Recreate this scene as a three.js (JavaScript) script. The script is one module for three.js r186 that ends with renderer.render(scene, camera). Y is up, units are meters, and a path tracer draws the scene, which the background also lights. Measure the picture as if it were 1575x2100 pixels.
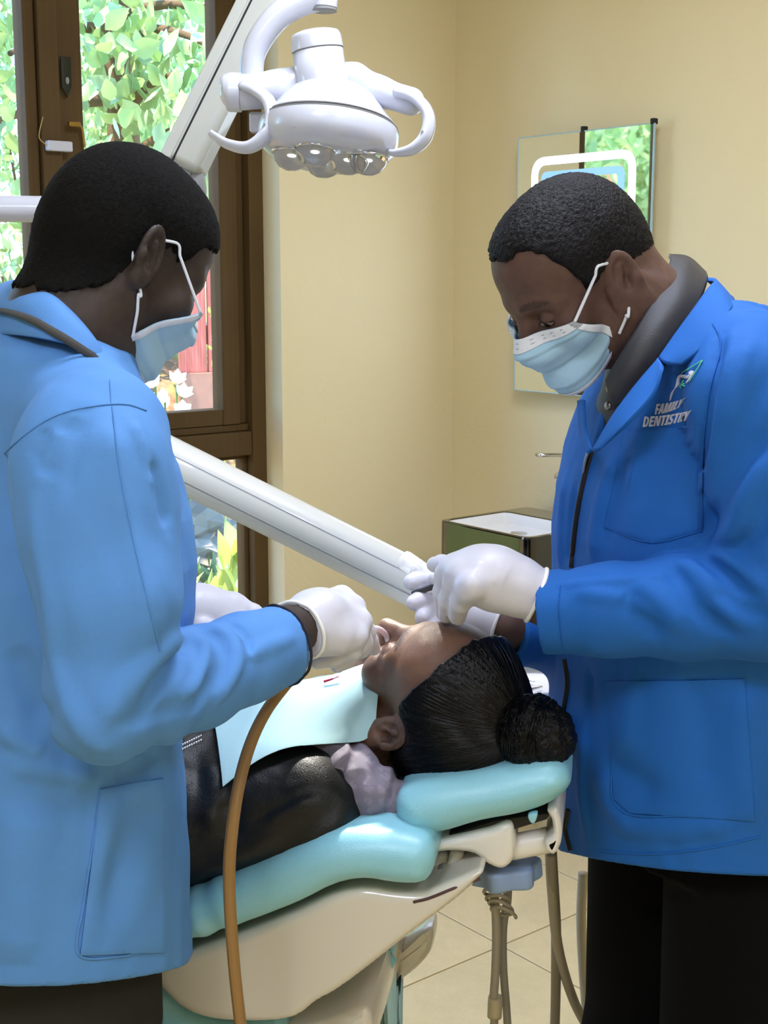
import * as THREE from 'three';
import { RoundedBoxGeometry } from 'three/addons/geometries/RoundedBoxGeometry.js';
import { mergeGeometries, toCreasedNormals } from 'three/addons/utils/BufferGeometryUtils.js';
import { Sky } from 'three/addons/objects/Sky.js';
import { RectAreaLightUniformsLib } from 'three/addons/lights/RectAreaLightUniformsLib.js';
import { FontLoader } from 'three/addons/loaders/FontLoader.js';
import { TextGeometry } from 'three/addons/geometries/TextGeometry.js';
import { createNoise3D, createNoise2D } from 'simplex-noise';

// ---------------------------------------------------------------- camera, sky, sun, room lights, exposure
const scene = new THREE.Scene();
const FPX = 2770, PITCH = 9.83 * Math.PI / 180, CAMH = 1.55;
const camera = new THREE.PerspectiveCamera(2 * Math.atan(1050 / FPX) * 180 / Math.PI, 1575 / 2100, 0.05, 200);
camera.position.set(0, CAMH, 0);
camera.rotation.x = -PITCH;
const renderer = new THREE.WebGLRenderer({ antialias: true });
renderer.toneMapping = THREE.LinearToneMapping;
renderer.toneMappingExposure = 1.22;
renderer.shadowMap.enabled = true;
RectAreaLightUniformsLib.init();

const sunDir = new THREE.Vector3(-0.45, 1.5, 0.32).normalize();
const sky = new Sky();
sky.scale.setScalar(1000);
sky.material.uniforms.turbidity.value = 3;
sky.material.uniforms.rayleigh.value = 1.2;
sky.material.uniforms.mieCoefficient.value = 0.004;
sky.material.uniforms.mieDirectionalG.value = 0.8;
sky.material.uniforms.sunPosition.value.copy(sunDir);
scene.add(sky);
const sun = new THREE.DirectionalLight(0xfff1dc, 13);
sun.position.copy(sunDir).multiplyScalar(25);
sun.castShadow = true;
Object.assign(sun.shadow.camera, { left: -12, right: 12, top: 12, bottom: -12, near: 1, far: 60 });
scene.add(sun, sun.target);
// ---------------------------------------------------------------- helpers
const V = (x, y, z) => new THREE.Vector3(x, y, z);
let seedState = 12345;
const rnd = () => { seedState = (seedState + 0x6d2b79f5) | 0; let t = Math.imul(seedState ^ (seedState >>> 15), 1 | seedState); t = (t + Math.imul(t ^ (t >>> 7), 61 | t)) ^ t; return ((t ^ (t >>> 14)) >>> 0) / 4294967296; };
const noise3 = createNoise3D(rnd), noise2 = createNoise2D(rnd);
const cP = Math.cos(PITCH), sP = Math.sin(PITCH);
// a photo pixel's ray (world space, camera at (0, CAMH, 0)), and its point at a horizontal distance z in front of the camera
function ray(px, py) { const x = (px - 787.5) / FPX, y = -(py - 1050) / FPX; return V(x, y * cP - sP, -cP - y * sP); }
function at(px, py, z) { const r = ray(px, py); return V(r.x * z / -r.z, CAMH + r.y * z / -r.z, -z); }
function onPlane(px, py, p, n) { const r = ray(px, py), o = V(0, CAMH, 0); const t = p.clone().sub(o).dot(n) / r.dot(n); return o.add(r.multiplyScalar(t)); }
const lerp = (a, b, t) => a + (b - a) * t, clamp = (x, a, b) => Math.min(b, Math.max(a, x));
const sstep = (a, b, x) => { const t = clamp((x - a) / (b - a), 0, 1); return t * t * (3 - 2 * t); };

const taken = {};
function numbered(n) { taken[n] = (taken[n] ?? -1) + 1; return taken[n] ? n + '_' + String(taken[n]).padStart(3, '0') : n; }
function shade(o) { o.castShadow = o.receiveShadow = true; return o; }
function mesh(name, geo, m, parent) { const o = shade(new THREE.Mesh(geo, m)); o.name = name; if (parent) parent.add(o); return o; }
function tag(o, label, category, group) { o.userData.label = label; o.userData.category = category; if (group) o.userData.group = group; return o; }
function thing(name, label, category, pos = [0, 0, 0], group) { const o = new THREE.Group(); o.name = numbered(name); o.position.set(...pos); scene.add(o); return tag(o, label, category, group); }
function single(name, geo, m, label, category, group) { const o = mesh(numbered(name), geo, m); scene.add(o); return tag(o, label, category, group); }
function struct(name, geo, m) { const o = geo ? mesh(numbered(name), geo, m) : new THREE.Group(); o.name = o.name || numbered(name); o.userData.kind = 'structure'; scene.add(o); return o; }

// ---- procedural textures
function dataTex(n, fn, srgb) {
  const d = new Uint8Array(n * n * 4);
  for (let y = 0; y < n; y++) for (let x = 0; x < n; x++) { const c = fn(x / n, y / n); const o = (y * n + x) * 4; for (let k = 0; k < 3; k++) d[o + k] = clamp(Math.round((Array.isArray(c) ? c[k] : c) * 255), 0, 255); d[o + 3] = 255; }
  const t = new THREE.DataTexture(d, n, n); t.wrapS = t.wrapT = THREE.RepeatWrapping; t.magFilter = THREE.LinearFilter; t.minFilter = THREE.LinearMipmapLinearFilter; t.generateMipmaps = true;
  if (srgb) t.colorSpace = THREE.SRGBColorSpace; t.needsUpdate = true; return t;
}
// tileable noise on the unit square
function tn(u, v, f, s = 0) { const a = u * 2 * Math.PI, b = v * 2 * Math.PI, r = f / (2 * Math.PI); return noise3(Math.cos(a) * r + s, Math.sin(a) * r + Math.cos(b) * r * 1.01, Math.sin(b) * r + s * 0.7); }
function rep(t, x, y = x) { const c = t.clone(); c.repeat.set(x, y); c.needsUpdate = true; return c; }
const texCloth = dataTex(256, (u, v) => { const w = Math.sin(u * 2 * Math.PI * 64) * Math.sin(v * 2 * Math.PI * 64); return 0.5 + 0.2 * w + 0.12 * tn(u, v, 40, 3) + 0.1 * tn(u, v, 10, 9); });
const texFine = dataTex(256, (u, v) => 0.5 + 0.25 * tn(u, v, 60, 1) + 0.2 * tn(u, v, 25, 5));
const texPlaster = dataTex(512, (u, v) => 0.5 + 0.22 * tn(u, v, 9, 2) + 0.16 * tn(u, v, 30, 4) + 0.1 * tn(u, v, 90, 8));
const texLeather = dataTex(256, (u, v) => { const a = Math.abs(tn(u, v, 22, 6)), b = Math.abs(tn(u, v, 50, 2)); return 0.35 + 0.5 * a + 0.25 * b; });
const texMottle = dataTex(512, (u, v) => { const n = 0.5 + 0.3 * tn(u, v, 6, 11) + 0.2 * tn(u, v, 20, 13); const g = 0.5 + 0.5 * tn(u, v, 70, 17); return [lerp(0.86, 0.92, n) + 0.02 * g, lerp(0.81, 0.86, n) + 0.02 * g, lerp(0.66, 0.71, n) + 0.015 * g]; }, true);
const texWood = dataTex(512, (u, v) => { const g = tn(u * 1, v, 4, 3) * 0.5 + noise2(u * 90, 3) * 0.25 + noise2(u * 240, 9) * 0.15; const k = 0.5 + 0.4 * g; return [lerp(0.28, 0.38, k), lerp(0.215, 0.295, k), lerp(0.11, 0.165, k)]; }, true);
const texFence = dataTex(256, (u, v) => { const k = 0.5 + 0.3 * noise2(u * 30, v * 2) + 0.25 * tn(u, v, 12, 4); return [lerp(0.62, 0.80, k), lerp(0.30, 0.46, k), lerp(0.26, 0.42, k)]; }, true);
const texSoil = dataTex(512, (u, v) => { const k = 0.5 + 0.3 * tn(u, v, 12, 4) + 0.3 * tn(u, v, 45, 8); const g = sstep(0.1, 0.5, tn(u, v, 5, 19)); return [lerp(lerp(0.42, 0.68, k), 0.40, g * 0.7), lerp(lerp(0.30, 0.50, k), 0.50, g * 0.7), lerp(lerp(0.20, 0.36, k), 0.2, g * 0.7)]; }, true);
const texLace = dataTex(256, (u, v) => { const f = Math.sin(u * 40) + Math.sin(v * 46) + 1.5 * tn(u, v, 14, 2); const k = sstep(0.2, 1.2, f); return [lerp(0.45, 0.50, k), lerp(0.42, 0.47, k), lerp(0.47, 0.52, k)]; }, true);

function std(o) { return new THREE.MeshStandardMaterial(o); }
function phys(o) { return new THREE.MeshPhysicalMaterial(o); }

// ---- plain geometry
function box(w, h, d, r = 0.003, seg = 2) { return r ? new RoundedBoxGeometry(w, h, d, seg, Math.min(r, w / 2.01, h / 2.01, d / 2.01)) : new THREE.BoxGeometry(w, h, d); }
const UP = V(0, 1, 0);
function sweep(pts, radii, { seg = 64, rad = 12, closed = false, flat = 1, up = null, caps = true, tension = 0.5 } = {}) {
  const curve = new THREE.CatmullRomCurve3(pts, closed, 'catmullrom', tension);
  const P = [], R = [], n = seg;
  for (let i = 0; i <= n; i++) {
    const t = i / n; P.push(curve.getPoint(t));
    const k = t * (closed ? pts.length : pts.length - 1), a = Math.floor(k), f = k - a;
    const get = (j) => (typeof radii === 'number' ? radii : radii[clamp(j, 0, radii.length - 1)]);
    R.push(lerp(get(a), get(a + 1), f));
  }
  const T = P.map((p, i) => (closed ? P[(i + 1) % n].clone().sub(P[(i - 1 + n) % n]) : P[Math.min(i + 1, n)].clone().sub(P[Math.max(i - 1, 0)])).normalize());
  let N = up ? up.clone() : (Math.abs(T[0].y) < 0.9 ? V(0, 1, 0) : V(1, 0, 0));
  const pos = [], idx = [], uv = []; let len = 0;
  for (let i = 0; i <= n; i++) {
    N = (up ? up.clone() : N).sub(T[i].clone().multiplyScalar((up ?? N).dot(T[i]))).normalize();
    const B = T[i].clone().cross(N);
    if (i) len += P[i].distanceTo(P[i - 1]);
    for (let j = 0; j <= rad; j++) { const a = j / rad * 2 * Math.PI; const q = P[i].clone().addScaledVector(N, Math.cos(a) * R[i] * flat).addScaledVector(B, Math.sin(a) * R[i]); pos.push(q.x, q.y, q.z); uv.push(j / rad * 2 * Math.PI * R[i], len); }
  }
  for (let i = 0; i < n; i++) for (let j = 0; j < rad; j++) { const a = i * (rad + 1) + j, b = a + rad + 1; idx.push(a, a + 1, b, a + 1, b + 1, b); }
  if (caps && !closed) for (const [i, s] of [[0, 1], [n, -1]]) { const c = pos.length / 3; pos.push(P[i].x, P[i].y, P[i].z); uv.push(0, 0); for (let j = 0; j < rad; j++) { const a = i * (rad + 1) + j; s > 0 ? idx.push(c, a + 1, a) : idx.push(c, a, a + 1); } }
  const g = new THREE.BufferGeometry(); g.setAttribute('position', new THREE.Float32BufferAttribute(pos, 3)); g.setAttribute('uv', new THREE.Float32BufferAttribute(uv, 2)); g.setIndex(idx); g.computeVertexNormals(); return g;
}
// a solid sheet of even thickness through a grid of points [row][column]
function sheet(grid, thick, nu = 24, nv = 24, fn = null) {
  const R = grid.length, rows = grid.map((r) => new THREE.CatmullRomCurve3(r));
  const S = [];
  for (let i = 0; i <= nu; i++) { const col = rows.map((c) => c.getPoint(i / nu)); const cc = R > 1 ? new THREE.CatmullRomCurve3(col) : null; const line = []; for (let j = 0; j <= nv; j++) { const p = cc.getPoint(j / nv); line.push(p); } S.push(line); }
  const nor = (i, j) => { const a = S[Math.min(i + 1, nu)][j].clone().sub(S[Math.max(i - 1, 0)][j]), b = S[i][Math.min(j + 1, nv)].clone().sub(S[i][Math.max(j - 1, 0)]); return a.cross(b).normalize(); };
  const NN = S.map((l, i) => l.map((p, j) => nor(i, j)));
  if (fn) for (let i = 0; i <= nu; i++) for (let j = 0; j <= nv; j++) S[i][j].addScaledVector(NN[i][j], fn(i / nu, j / nv));
  return solidGrid(S, NN, thick);
}
function solidGrid(S, NN, thick) {
  const nu = S.length - 1, nv = S[0].length - 1, pos = [], uv = [], idx = [], w = nv + 1;
  const cu = [0], cv = [0]; const mi = nu >> 1, mj = nv >> 1;
  for (let i = 1; i <= nu; i++) cu.push(cu[i - 1] + S[i][mj].distanceTo(S[i - 1][mj]));
  for (let j = 1; j <= nv; j++) cv.push(cv[j - 1] + S[mi][j].distanceTo(S[mi][j - 1]));
  for (const s of [0.5, -0.5]) for (let i = 0; i <= nu; i++) for (let j = 0; j <= nv; j++) { const p = S[i][j].clone().addScaledVector(NN[i][j], s * thick); pos.push(p.x, p.y, p.z); uv.push(cu[i], cv[j]); }
  const o = (nu + 1) * w;
  for (let i = 0; i < nu; i++) for (let j = 0; j < nv; j++) { const a = i * w + j, b = a + w; idx.push(a, b, a + 1, b, b + 1, a + 1, o + a, o + a + 1, o + b, o + b, o + a + 1, o + b + 1); }
  const rim = []; for (let i = 0; i <= nu; i++) rim.push(i * w); for (let j = 1; j <= nv; j++) rim.push(nu * w + j); for (let i = nu - 1; i >= 0; i--) rim.push(i * w + nv); for (let j = nv - 1; j > 0; j--) rim.push(j);
  for (let k = 0; k < rim.length; k++) { const a = rim[k], b = rim[(k + 1) % rim.length]; idx.push(a, o + a, b, b, o + a, o + b); }
  const g = new THREE.BufferGeometry(); g.setAttribute('position', new THREE.Float32BufferAttribute(pos, 3)); g.setAttribute('uv', new THREE.Float32BufferAttribute(uv, 2)); g.setIndex(idx); g.computeVertexNormals(); return g;
}
function smoothClosed(pts, n = 8) { const c = new THREE.CatmullRomCurve3(pts.map((p) => V(p[0], p[1], 0)), true, 'centripetal'); return c.getPoints(pts.length * n).slice(0, -1).map((p) => new THREE.Vector2(p.x, p.y)); }
function matOf(o, x, y, z) { const m = new THREE.Matrix4().makeBasis(x, y, z); m.setPosition(o); return m; }
// extrude a 2D outline (in the plane origin + u*x + v*y) by depth along w, bevelled
function extrude(outline, depth, bevel, bs = 3) { const s = new THREE.Shape(outline); return creased0(new THREE.ExtrudeGeometry(s, { depth: depth - 2 * bevel, bevelEnabled: bevel > 0, bevelThickness: bevel, bevelSize: bevel, bevelOffset: -bevel, bevelSegments: bs, curveSegments: 8 }).translate(0, 0, bevel)); }
function creased0(g) { return toCreasedNormals(g, 0.75); }

// ---- signed distance fields: closures (x, y, z) -> distance, some with a bounding sphere
function bounded(f, c, r) { f.c = c; f.r = r; return f; }
function cap(a, b, ra, rb = ra) {
  const ax = a.x, ay = a.y, az = a.z, dx = b.x - ax, dy = b.y - ay, dz = b.z - az, L = dx * dx + dy * dy + dz * dz || 1e-9;
  return bounded((x, y, z) => { const px = x - ax, py = y - ay, pz = z - az; let t = (px * dx + py * dy + pz * dz) / L; t = t < 0 ? 0 : t > 1 ? 1 : t; const qx = px - dx * t, qy = py - dy * t, qz = pz - dz * t; return Math.sqrt(qx * qx + qy * qy + qz * qz) - (ra + (rb - ra) * t); }, a.clone().add(b).multiplyScalar(0.5), Math.sqrt(L) / 2 + Math.max(ra, rb));
}
function ell(c, r, X = null, Y = null, Z = null) { // ellipsoid; X, Y, Z its axes
  const cx = c.x, cy = c.y, cz = c.z, [rx, ry, rz] = r;
  const m = X ? [X.x, X.y, X.z, Y.x, Y.y, Y.z, Z.x, Z.y, Z.z] : [1, 0, 0, 0, 1, 0, 0, 0, 1];
  const mn = Math.min(rx, ry, rz);
  return bounded((x, y, z) => { const a = x - cx, b = y - cy, d = z - cz; const p = (m[0] * a + m[1] * b + m[2] * d) / rx, q = (m[3] * a + m[4] * b + m[5] * d) / ry, s = (m[6] * a + m[7] * b + m[8] * d) / rz; const k0 = Math.sqrt(p * p + q * q + s * s), k1 = Math.sqrt((p / rx) ** 2 + (q / ry) ** 2 + (s / rz) ** 2); return k1 < 1e-6 ? -mn : k0 * (k0 - 1) / k1; }, c, Math.max(rx, ry, rz));
}
function smin(a, b, k) { const h = k - Math.abs(a - b); return h > 0 ? Math.min(a, b) - h * h / (4 * k) : Math.min(a, b); }
function smax(a, b, k) { return -smin(-a, -b, k); }
function uni(k, ...fs) {
  const g = (x, y, z) => { let d = 1e9; for (let i = 0; i < fs.length; i++) { const f = fs[i]; if (f.c) { const dx = x - f.c.x, dy = y - f.c.y, dz = z - f.c.z; const lb = Math.sqrt(dx * dx + dy * dy + dz * dz) - f.r; if (lb > d + k) continue; } d = smin(d, f(x, y, z), k); } return d; };
  if (fs.every((f) => f.c)) { const b = new THREE.Box3(); for (const f of fs) { b.expandByPoint(f.c.clone().addScalar(f.r)); b.expandByPoint(f.c.clone().addScalar(-f.r)); } const s = b.getBoundingSphere(new THREE.Sphere()); bounded(g, s.center, s.radius + k); }
  return g;
}
function sub(f, g, k = 0.004) { return bounded((x, y, z) => smax(f(x, y, z), -g(x, y, z), k), f.c, f.r); }
function inter(f, g, k = 0.004) { return bounded((x, y, z) => smax(f(x, y, z), g(x, y, z), k), f.c, f.r); }
function plane(p, n) { const nn = n.clone().normalize(), d = nn.dot(p); return (x, y, z) => nn.x * x + nn.y * y + nn.z * z - d; } // positive on the side the normal points to
function grow(f, e) { return bounded((x, y, z) => f(x, y, z) - e, f.c, (f.r ?? 0) + e); }
// folds and seams: ridges (amp > 0) or furrows (amp < 0) along polylines
function folded(f, list, bumps = null) {
  const F = list.map(({ pts, w, amp }) => { const b = new THREE.Box3().setFromPoints(pts), s = b.getBoundingSphere(new THREE.Sphere()); return { pts, w, amp, c: s.center, R: s.radius + 2.6 * w }; });
  return bounded((x, y, z) => {
    let d = f(x, y, z); if (d > 0.05 || d < -0.05) return d;
    for (const o of F) {
      const ex = x - o.c.x, ey = y - o.c.y, ez = z - o.c.z; if (ex * ex + ey * ey + ez * ez > o.R * o.R) continue;
      let best = 1e9, bt = 0; const n = o.pts.length - 1;
      for (let i = 0; i < n; i++) { const a = o.pts[i], b = o.pts[i + 1]; const dx = b.x - a.x, dy = b.y - a.y, dz = b.z - a.z, px = x - a.x, py = y - a.y, pz = z - a.z; const L = dx * dx + dy * dy + dz * dz || 1e-9; let t = (px * dx + py * dy + pz * dz) / L; t = t < 0 ? 0 : t > 1 ? 1 : t; const qx = px - dx * t, qy = py - dy * t, qz = pz - dz * t; const e = qx * qx + qy * qy + qz * qz; if (e < best) { best = e; bt = (i + t) / n; } }
      const fade = Math.min(1, Math.min(bt, 1 - bt) * 5 + 0.25);
      d -= o.amp * fade * Math.exp(-best / (o.w * o.w));
    }
    return bumps ? d - bumps(x, y, z) : d;
  }, f.c, (f.r ?? 0) + 0.02);
}
// where the photo's pixel meets a field
function hit(f, px, py, t0 = 0.3) { const r = ray(px, py).normalize(); let t = t0; for (let i = 0; i < 400; i++) { const d = f(r.x * t, CAMH + r.y * t, r.z * t); if (d < 0.0003) break; t += Math.max(d * 0.7, 0.0003); if (t > 8) return null; } return V(r.x * t, CAMH + r.y * t, r.z * t); }
function grad(f, p, e = 0.002) { return V(f(p.x + e, p.y, p.z) - f(p.x - e, p.y, p.z), f(p.x, p.y + e, p.z) - f(p.x, p.y - e, p.z), f(p.x, p.y, p.z + e) - f(p.x, p.y, p.z - e)).normalize(); }
function hits(f, list, n = 6) { const out = []; if (list.length > 2) { const c = new THREE.CatmullRomCurve3(list.map(([x, y]) => V(x, y, 0)), false, 'centripetal'), m = n * (list.length - 1); list = c.getPoints(m).map((p) => [p.x, p.y]); n = 1; } for (let i = 0; i < list.length - 1; i++) for (let j = 0; j < n; j++) { const t = j / n; const p = hit(f, lerp(list[i][0], list[i + 1][0], t), lerp(list[i][1], list[i + 1][1], t)); if (p) out.push(p); } const l = list[list.length - 1], e = hit(f, l[0], l[1]); if (e) out.push(e); return out; }
function lift(f, pts, e) { return pts.map((p) => p.clone().addScaledVector(grad(f, p), e)); }
function seam(f, list, r = 0.0012, n = 6) { const p = lift(f, hits(f, list, n), r * 0.3); return p.length > 2 ? sweep(p, r, { seg: p.length * 2, rad: 6 }) : new THREE.BufferGeometry(); }
// a patch of cloth lying on a field inside a four-cornered pixel outline (corners in order round it)
function patch(f, q, thick, nu = 20, nv = 20, inset = null) {
  const S = [], N = [];
  for (let i = 0; i <= nu; i++) { const a = [], b = []; for (let j = 0; j <= nv; j++) { const u = i / nu, v = j / nv; let x = lerp(lerp(q[0][0], q[1][0], u), lerp(q[3][0], q[2][0], u), v), y = lerp(lerp(q[0][1], q[1][1], u), lerp(q[3][1], q[2][1], u), v); if (inset) [x, y] = inset(u, v, x, y); const p = hit(f, x, y) ?? a[a.length - 1]; const g = grad(f, p, 0.006); a.push(p.clone().addScaledVector(g, thick * 0.5)); b.push(g); } S.push(a); N.push(b); }
  return solidGrid(S, N, thick);
}
// naive surface nets over a box, vertices pulled onto the field
function net(f, lo, hi, cell, { color = null, keep = null } = {}) {
  const nx = Math.ceil((hi.x - lo.x) / cell) + 1, ny = Math.ceil((hi.y - lo.y) / cell) + 1, nz = Math.ceil((hi.z - lo.z) / cell) + 1;
  const D = new Float32Array(nx * ny * nz), at3 = (i, j, k) => (k * ny + j) * nx + i, B = 4, lim = cell * (B * 0.87 + 1.8) * 1.25;
  for (let k0 = 0; k0 < nz; k0 += B) for (let j0 = 0; j0 < ny; j0 += B) for (let i0 = 0; i0 < nx; i0 += B) {
    const c = f(lo.x + (i0 + 1.5) * cell, lo.y + (j0 + 1.5) * cell, lo.z + (k0 + 1.5) * cell), far = Math.abs(c) > lim;
    for (let k = k0; k < Math.min(k0 + B, nz); k++) for (let j = j0; j < Math.min(j0 + B, ny); j++) for (let i = i0; i < Math.min(i0 + B, nx); i++) D[at3(i, j, k)] = far ? c : f(lo.x + i * cell, lo.y + j * cell, lo.z + k * cell);
  }
  const id = new Int32Array(nx * ny * nz).fill(-1), pos = [];
  for (let k = 0; k < nz - 1; k++) for (let j = 0; j < ny - 1; j++) for (let i = 0; i < nx - 1; i++) {
    let m = 0; for (let c = 0; c < 8; c++) if (D[at3(i + (c & 1), j + ((c >> 1) & 1), k + (c >> 2))] < 0) m |= 1 << c;
    if (m === 0 || m === 255) continue;
    let sx = 0, sy = 0, sz = 0, n = 0;
    for (let c = 0; c < 8; c++) for (const s of [1, 2, 4]) { if (c & s) continue; const e = c | s; if (((m >> c) & 1) === ((m >> e) & 1)) continue; const a = D[at3(i + (c & 1), j + ((c >> 1) & 1), k + (c >> 2))], b = D[at3(i + (e & 1), j + ((e >> 1) & 1), k + (e >> 2))], t = a / (a - b); sx += (c & 1) + (s === 1 ? t : 0); sy += ((c >> 1) & 1) + (s === 2 ? t : 0); sz += (c >> 2) + (s === 4 ? t : 0); n++; }
    id[at3(i, j, k)] = pos.length / 3; pos.push(lo.x + (i + sx / n) * cell, lo.y + (j + sy / n) * cell, lo.z + (k + sz / n) * cell);
  }
  const nv = pos.length / 3, nor = new Float32Array(nv * 3), col = color ? new Float32Array(nv * 3) : null, P = new Float32Array(pos), ok = keep ? new Uint8Array(nv) : null, e = cell * 0.5;
  for (let v = 0; v < nv; v++) {
    let x = P[v * 3], y = P[v * 3 + 1], z = P[v * 3 + 2], gx, gy, gz;
    for (let it = 0; it < 2; it++) { const d = f(x, y, z); gx = f(x + e, y, z) - f(x - e, y, z); gy = f(x, y + e, z) - f(x, y - e, z); gz = f(x, y, z + e) - f(x, y, z - e); const l = Math.sqrt(gx * gx + gy * gy + gz * gz) || 1; gx /= l; gy /= l; gz /= l; if (it === 0) { const s = clamp(d, -cell * 0.4, cell * 0.4); x -= gx * s; y -= gy * s; z -= gz * s; } }
    P[v * 3] = x; P[v * 3 + 1] = y; P[v * 3 + 2] = z; nor[v * 3] = gx; nor[v * 3 + 1] = gy; nor[v * 3 + 2] = gz;
    if (col) { const c = color(x, y, z, gx, gy, gz); col[v * 3] = c[0]; col[v * 3 + 1] = c[1]; col[v * 3 + 2] = c[2]; }
    if (ok) ok[v] = keep(x, y, z) ? 1 : 0;
  }
  // uv in metres from the axis each quad faces; vertices are doubled where that axis changes
  const idx = [], from = [], uvs = [], seen = [new Map(), new Map(), new Map()];
  const vert = (v, ax) => { let n = seen[ax].get(v); if (n === undefined) { n = from.length; seen[ax].set(v, n); from.push(v); const x = P[v * 3], y = P[v * 3 + 1], z = P[v * 3 + 2]; ax === 2 ? uvs.push(x, y) : ax === 0 ? uvs.push(z, y) : uvs.push(x, z); } return n; };
  const quad = (a, b, c, d, flip) => { if (a < 0 || b < 0 || c < 0 || d < 0) return; if (ok && !(ok[a] && ok[b] && ok[c] && ok[d])) return; const s = [0, 1, 2].map((k) => Math.abs(nor[a * 3 + k] + nor[b * 3 + k] + nor[c * 3 + k] + nor[d * 3 + k])), ax = s[2] >= s[0] && s[2] >= s[1] ? 2 : s[0] >= s[1] ? 0 : 1; a = vert(a, ax); b = vert(b, ax); c = vert(c, ax); d = vert(d, ax); flip ? idx.push(a, c, b, a, d, c) : idx.push(a, b, c, a, c, d); };
  for (let k = 1; k < nz - 1; k++) for (let j = 1; j < ny - 1; j++) for (let i = 1; i < nx - 1; i++) {
    const s = D[at3(i, j, k)] < 0;
    if (s !== D[at3(i + 1, j, k)] < 0) quad(id[at3(i, j - 1, k - 1)], id[at3(i, j, k - 1)], id[at3(i, j, k)], id[at3(i, j - 1, k)], !s);
    if (s !== D[at3(i, j + 1, k)] < 0) quad(id[at3(i - 1, j, k - 1)], id[at3(i - 1, j, k)], id[at3(i, j, k)], id[at3(i, j, k - 1)], !s);
    if (s !== D[at3(i, j, k + 1)] < 0) quad(id[at3(i - 1, j - 1, k)], id[at3(i, j - 1, k)], id[at3(i, j, k)], id[at3(i - 1, j, k)], !s);
  }
  const g = new THREE.BufferGeometry(), pick = (src) => { const o = new Float32Array(from.length * 3); for (let i = 0; i < from.length; i++) for (let k = 0; k < 3; k++) o[i * 3 + k] = src[from[i] * 3 + k]; return new THREE.BufferAttribute(o, 3); };
  g.setAttribute('position', pick(P)); g.setAttribute('normal', pick(nor)); g.setAttribute('uv', new THREE.BufferAttribute(new Float32Array(uvs), 2));
  if (col) g.setAttribute('color', pick(col)); g.setIndex(idx); return g;
}
function netOf(f, cell, opt) { const r = f.r + cell * 3, c = f.c; return net(f, c.clone().addScalar(-r), c.clone().addScalar(r), cell, opt); }
// ---------------------------------------------------------------- the room: corner C, a along the window wall, b along the mirror wall
const C0 = V(0.200, 0, -3.956), AX = V(-0.776, 0, 0.631).normalize(), BX = V(0.631, 0, 0.776).normalize(), TH = Math.atan2(-AX.z, AX.x);
const RM = (a, y, b) => C0.clone().addScaledVector(AX, a).addScaledVector(BX, b).setY(y);
const inRoom = (p) => { const d = p.clone().sub(C0); return [d.dot(AX), p.y, d.dot(BX)]; };
const ROOMA = 4.7, ROOMB = 4.5, ROOMH = 2.72;
function rplace(o, a = 0, y = 0, b = 0) { o.position.copy(RM(a, y, b)); o.rotation.y = TH; return o; }
const bar = (a0, a1, y0, y1, b0, b1, r = 0) => box(a1 - a0, y1 - y0, Math.abs(b1 - b0), r).translate((a0 + a1) / 2, (y0 + y1) / 2, -(b0 + b1) / 2); // in room coordinates
const M = {};
function uvBox(g, s = 1) { // uv in metres from the dominant axis
  const n = g.index ? g.toNonIndexed() : g, p = n.attributes.position, q = n.attributes.normal, uv = new Float32Array(p.count * 2);
  for (let i = 0; i < p.count; i++) { const A = Math.abs(q.getX(i)), B = Math.abs(q.getY(i)), C = Math.abs(q.getZ(i)); const [u, v] = B >= A && B >= C ? [p.getX(i), p.getZ(i)] : A >= C ? [p.getZ(i), p.getY(i)] : [p.getX(i), p.getY(i)]; uv[i * 2] = u * s; uv[i * 2 + 1] = v * s; }
  n.setAttribute('uv', new THREE.BufferAttribute(uv, 2)); return n;
}
M.wall = std({ color: 0xe4d5aa, roughness: 0.72, bumpMap: texPlaster, bumpScale: 0.0012 });
M.ceiling = std({ color: 0xf2efe6, roughness: 0.9 });
M.grout = std({ color: 0x8a6f43, roughness: 0.95, bumpMap: rep(texFine, 6), bumpScale: 0.001 });
M.wood = phys({ map: texWood, roughness: 0.7, specularIntensity: 0.5, bumpMap: texWood, bumpScale: 0.0006 });
M.tile = [0, 1, 2].map((i) => { const t = texMottle.clone(); t.offset.set(i * 0.37, i * 0.21); t.repeat.set(1.3, 1.3); t.needsUpdate = true; return phys({ map: t, color: [0xffffff, 0xfaf6ee, 0xf6f3ea][i], roughness: 0.32, clearcoat: 0.25, clearcoatRoughness: 0.2 }); });
M.glass = phys({ color: 0xffffff, transmission: 1, thickness: 0, roughness: 0.0, ior: 1.5 });
M.whitePlastic = phys({ color: 0xc9ccd8, roughness: 0.28, clearcoat: 0.5, clearcoatRoughness: 0.12 });
M.greyPlastic = std({ color: 0x8d8f90, roughness: 0.5 });
M.black = std({ color: 0x0b0b0c, roughness: 0.6 });
M.chrome = std({ color: 0xd8d8da, roughness: 0.12, metalness: 1 });
M.brass = std({ color: 0x9a7a34, roughness: 0.45, metalness: 0.8 });

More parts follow.
